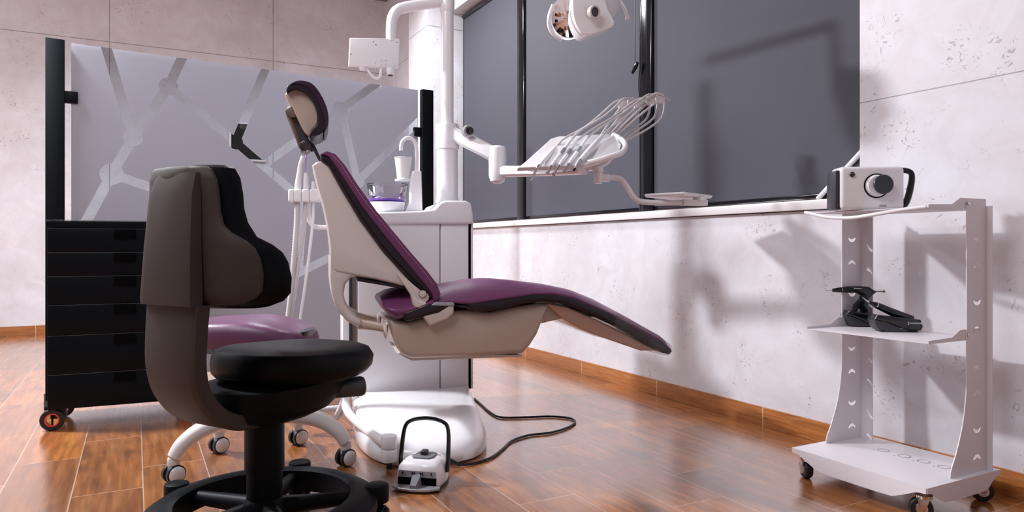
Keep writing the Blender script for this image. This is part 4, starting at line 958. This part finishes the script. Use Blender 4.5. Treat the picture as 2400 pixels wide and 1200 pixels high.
def upright(y, mir):
    x1, x0 = .36, .245
    out = [(x1, BZ), (x1, .985), (x0, .985), (x0, .46), (x0-.002, .38), (x0-.02, .28), (x0-.055, .19), (x0-.085, .135), (x0-.09, BZ)]
    ys = catmull([(a, 0, z) for a, z in out[3:]], 4)
    poly = out[:3]+[(p.x, p.z) for p in ys]
    b = bmesh.new()
    vo = [b.verts.new((a, 0, z)) for a, z in poly]; eo = [b.edges.new((vo[i], vo[(i+1) % len(vo)])) for i in range(len(vo))]
    alle = list(eo)
    for j in range(8):
        zc_ = .885-.105*j; c_ = crescent((x0+x1)/2, zc_, j % 2 == 1, .021)
        vv = [b.verts.new((a, 0, z)) for a, z in c_]; alle += [b.edges.new((vv[i], vv[(i+1) % len(vv)])) for i in range(len(vv))]
    bmesh.ops.triangle_fill(b, use_beauty=True, use_dissolve=False, edges=alle)
    r = bmesh.ops.extrude_face_region(b, geom=b.faces[:])
    for v in [g for g in r['geom'] if isinstance(g, bmesh.types.BMVert)]: v.co.y += .003
    bmesh.ops.recalc_face_normals(b, faces=b.faces[:])
    for v in b.verts: v.co.y += y
    m_ = Mesh(); m_._merge(b); return m_.obj('upright', 'cart', ct, ang=20)
u1 = upright(.018, 0); u2 = upright(BYW-.022, 1)
fl2 = Mesh().box(.357, .360, BYW-.07, BYW-.022, BZ, .985)
fl2.obj('flange', 'cart', u2)
Mesh().box(.357, .360, .0, .018, BZ, .985).obj('flange', 'cart', u1)
for (z, par) in ((.972, 0), (.545, 1)):
    sh = Mesh().box(.045, .36, .024, BYW-.026, z, z+.0025, .0008)
    if par == 0:                              # curved pull bar along the front edge
        bp = [(.045, BYW-.02, z+.004), (.025, BYW-.06, z-.002), (.012, BYW-.14, z-.018), (.008, BYW-.23, z-.024), (.012, BYW-.32, z-.016), (.03, BYW-.40, z-.004), (.047, .03, z+.003)]
    s_o = sh.obj('shelf', 'cart', ct)
    if par == 0: Mesh().tube(bp, .0065, 10, smooth=6).obj('pull_bar', 'white', s_o)
    for y in (.021, BYW-.028):
        Mesh().prism([(.045, z), (.045, z+.010), (.17, z+.014), (.215, z+.036), (.36, z+.036), (.36, z)], y, y+.0025, axis='y').obj('side_lip', 'cart', s_o)
        Mesh().cyl((.252, y-.008 if y < .1 else y+.002, z+.018), (.252, y if y < .1 else y+.01, z+.018), .006, bev=.001, seg=14).obj('bolt', 'chrome', s_o)
Mesh().tube([(.372, BYW-.055, .46), (.372, BYW-.055, .985)], .006, 10).obj('rear_rod', 'steel', ct)
for x, y in ((.035, BYW-.035), (.035, .03), (BXW-.03, .03), (BXW-.03, BYW-.05)):
    cs = Mesh().cyl((x, y, .078), (x, y, BZ), .012).lathe([(.012, .0), (.024, .004), (.026, .014), (.02, .02)], (x, y, .062)).obj('caster', 'chrome', ct)
    a = 1.1 if y > .3 else 2.3; c, s_ = math.cos(a), math.sin(a)
    Mesh().lathe([(.016, -.014), (.031, -.013), (.034, -.009), (.034, .009), (.031, .013), (.016, .014)], (x+.008*c, y+.008*s_, .034), (-s_, c, 0)).obj('wheel', 'rubber', cs)
    for q in (-1, 1):
        o_ = Vector((-s_*q*.017, c*q*.017, 0))
        Mesh().slab([Vector((x-.016*c, y-.016*s_, .072))+o_, Vector((x+.02*c, y+.02*s_, .072))+o_, Vector((x+.016*c, y+.016*s_, .030))+o_, Vector((x+.0*c, y+.0*s_, .026))+o_], (-s_*q*.003, c*q*.003, 0), .001).obj('fork', 'chrome', cs)
        Mesh().lathe([(.004, .002), (.017, .001), (.019, -.004)], Vector((x+.008*c, y+.008*s_, .034))+o_*1.05, (-s_*q, c*q, 0), seg=20).obj('hub_cap', 'chrome', cs)

# ---- things on the cart
def on_cart(u, v, z): p = gw.PZ(u, v, z) if v > CY else None; return p
# x-ray unit shaped like a camera, on the top shelf
d_ = 2.46; cxw, cyw = wxy((2032-CX)/FPX*d_, d_); fx = Frame(cxw, cyw, -31)
zb2 = .9755
t = at_frame(thing('portable_xray_unit', 'white camera-shaped portable x-ray unit with wrist strap, on the top cart shelf', 'x-ray unit'), fx, zb2)
def XP(u, v, b=0): p = fx.P(u, v, b); return (p.x, p.z-zb2)
bl_, br_ = XP(1958, 492)[0], XP(2106, 492)[0]; ht = XP(2030, 393)[1]
Mesh().prism([(bl_, .0), (bl_, ht-.0), (br_, ht), (br_, .0)], -.045, .045, bev=.014, seg=4, alle=True).obj('body', 'white', t)
Mesh().box(bl_-.014, bl_+.02, -.035, .045, .002, ht-.012, .006).obj('side_grip', 'dgrey', t)
c0 = XP(2042, 438); c1 = XP(2050, 436)
rr_ = .042
Mesh().lathe([(rr_-.003, .0), (rr_, .0), (rr_, .003), (rr_-.003, .003), (rr_-.003, 0)], (XP(2040, 438)[0], -.045, XP(2040, 438)[1]), (0, -1, 0), seg=40, cap=False).obj('cone_ring', 'groove', t)
Mesh().lathe([(rr_-.004, .0), (rr_-.006, .012), (rr_-.010, .016), (.0, .016)], (XP(2040, 438)[0], -.044, XP(2040, 438)[1]), (0, -1, 0), seg=40).obj('cone', 'white', t)
Mesh().lathe([(.030, .0), (.033, .012), (.031, .015), (.0, .015)], (XP(2049, 436)[0], -.058, XP(2049, 436)[1]), (0, -1, 0), seg=36).obj('cone_cap', 'lens', t)
sx = XP(1984, 412); Mesh().lathe([(.009, 0), (.009, .003), (.006, .006), (.001, .007)], (sx[0], -.045, sx[1]), (0, -1, 0)).obj('bolt', 'steel', t)
sx = XP(2055, 484); Mesh().box(sx[0]-.012, sx[0]+.012, -.0465, -.044, sx[1]-.003, sx[1]+.003, .001).obj('badge', 'silver', t)
Mesh().tube([(br_, 0, ht-.012), (br_+.02, 0, ht-.010), (br_+.042, -.005, ht-.024), (br_+.036, -.005, .07), (br_+.022, 0, .022), (br_-.002, 0, .014)], [.005, .006, .006, .007, .007, .006], 8, smooth=4, flat=1.6).obj('wrist_strap', 'gloss_black', t)
# cordless devices on the middle shelf
ZS = .5478
def device(name, label, cat, u, v, ang, L_, H_, Wd):
    p = gw.PZ(u, v, ZS); f_ = Frame(p.x, p.y, ang)
    t = at_frame(thing(name, label, cat, group=None), f_, ZS)
    h0, h1 = H_, H_*.62
    upper = [(-L_*.5, h0*.72), (-L_*.44, h0*.98), (-L_*.25, h0*.92), (L_*.2, h0*.78), (L_*.45, h0*.72), (L_*.5, h0*.33), (L_*.46, h0*.1), (L_*.25, h0*.1), (L_*.05, h0*.22), (-L_*.2, h0*.52)]
    lower = [(-L_*.5, h0*.70), (-L_*.2, h0*.50), (L_*.05, h0*.2), (L_*.25, h0*.08), (L_*.44, h0*.06), (L_*.42, .004), (-L_*.38, .004), (-L_*.44, h0*.25)]
    Mesh().prism(upper, -Wd/2, Wd/2, bev=.006, seg=3).obj('dock_upper', 'gloss_black', t)
    Mesh().prism(lower, -Wd/2+.003, Wd/2-.003, bev=.004, seg=2).obj('dock_lower', 'dgrey', t)
    for x in (-L_*.3, L_*.36): Mesh().box(x-.008, x+.008, -Wd/2+.012, Wd/2-.012, 0, .006).obj('dock_foot', 'rubber', t)
    return t, f_
def logo(t, x, y, z, s, word):
    me = text_mesh(word, s); me.transform(Matrix.Rotation(PI/2, 4, 'X')); me.transform(Matrix.Translation((x+s*.9, y, z))); me.materials.append(M['paper'])
    o = bpy.data.objects.new('lettering', me); COL.objects.link(o); o.parent = t
    Mesh().tube([(x+s*.2, y, z-s*.5), (x+s*.45, y, z+s*.2), (x+s*.2, y, z+s*.8), (x+s*.6, y, z+s*1.1)], s*.13, 6, smooth=3).tube([(x+s*.45, y, z+s*.2), (x+s*.75, y, z-s*.4)], s*.1, 6).obj('emblem', 'paper', t)
t1, f1_ = device('obturation_pen', 'black cordless pen lying in its angular dock, nearest the front of the middle cart shelf', 'dental device', 2097, 776, -33, .165, .062, .07)
Mesh().tube([(.06, -.0, .044), (.0, -.0, .064), (-.055, -.0, .089), (-.075, 0, .097), (-.088, -.0, .104)], [.012, .0145, .012, .0085, .006], 14, smooth=4).obj('pen_body', 'gloss_black', t1)
Mesh().tube([(-.060, 0, .0905), (-.064, 0, .092)], .0118, 14).obj('pen_ring', 'chrome', t1)
Mesh().tube([(-.086, 0, .103), (-.098, 0, .109), (-.112, 0, .121)], [.004, .002, .001], 8).obj('needle', 'chrome', t1)
logo(t1, .028, -.0362, .030, .0062, 'WOODPECKER')
t2, f2_ = device('obturation_gun', 'black pistol-grip dental gun standing in its dock, on the middle shelf behind the pen dock', 'dental device', 2020, 764, -33, .135, .062, .07)
gun = [(-.004, .045), (.022, .045), (.018, .075), (.022, .105), (.036, .118), (.052, .132), (.038, .139), (.022, .150), (-.01, .152), (-.045, .149), (-.045, .128), (-.02, .125), (-.01, .118), (-.012, .1), (-.03, .08), (-.034, .062), (-.05, .052), (-.036, .046), (-.020, .058), (-.012, .072), (-.004, .06)]
Mesh().prism(gun, -.012, .012, bev=.004, seg=2).obj('grip', 'gloss_black', t2)
Mesh().tube([(-.02, 0, .139), (-.05, 0, .139), (-.082, 0, .137), (-.108, 0, .135)], [.0135, .0125, .010, .0065], 16).obj('barrel', 'gloss_black', t2)
Mesh().tube([(-.073, 0, .1377), (-.076, 0, .1375)], .0112, 16).obj('barrel_ring', 'chrome', t2)
Mesh().tube([(-.108, 0, .135), (-.122, 0, .134), (-.134, 0, .131)], [.0016, .001, .0008], 6).obj('needle', 'chrome', t2)
Mesh().tube([(.034, 0, .132), (.080, 0, .132)], .0022, 8).cyl((.078, 0, .132), (.084, 0, .132), .005, bev=.001).obj('plunger', 'bronze', t2)
logo(t2, -.034, -.0138, .1425, .0036, 'WOODPECKER')
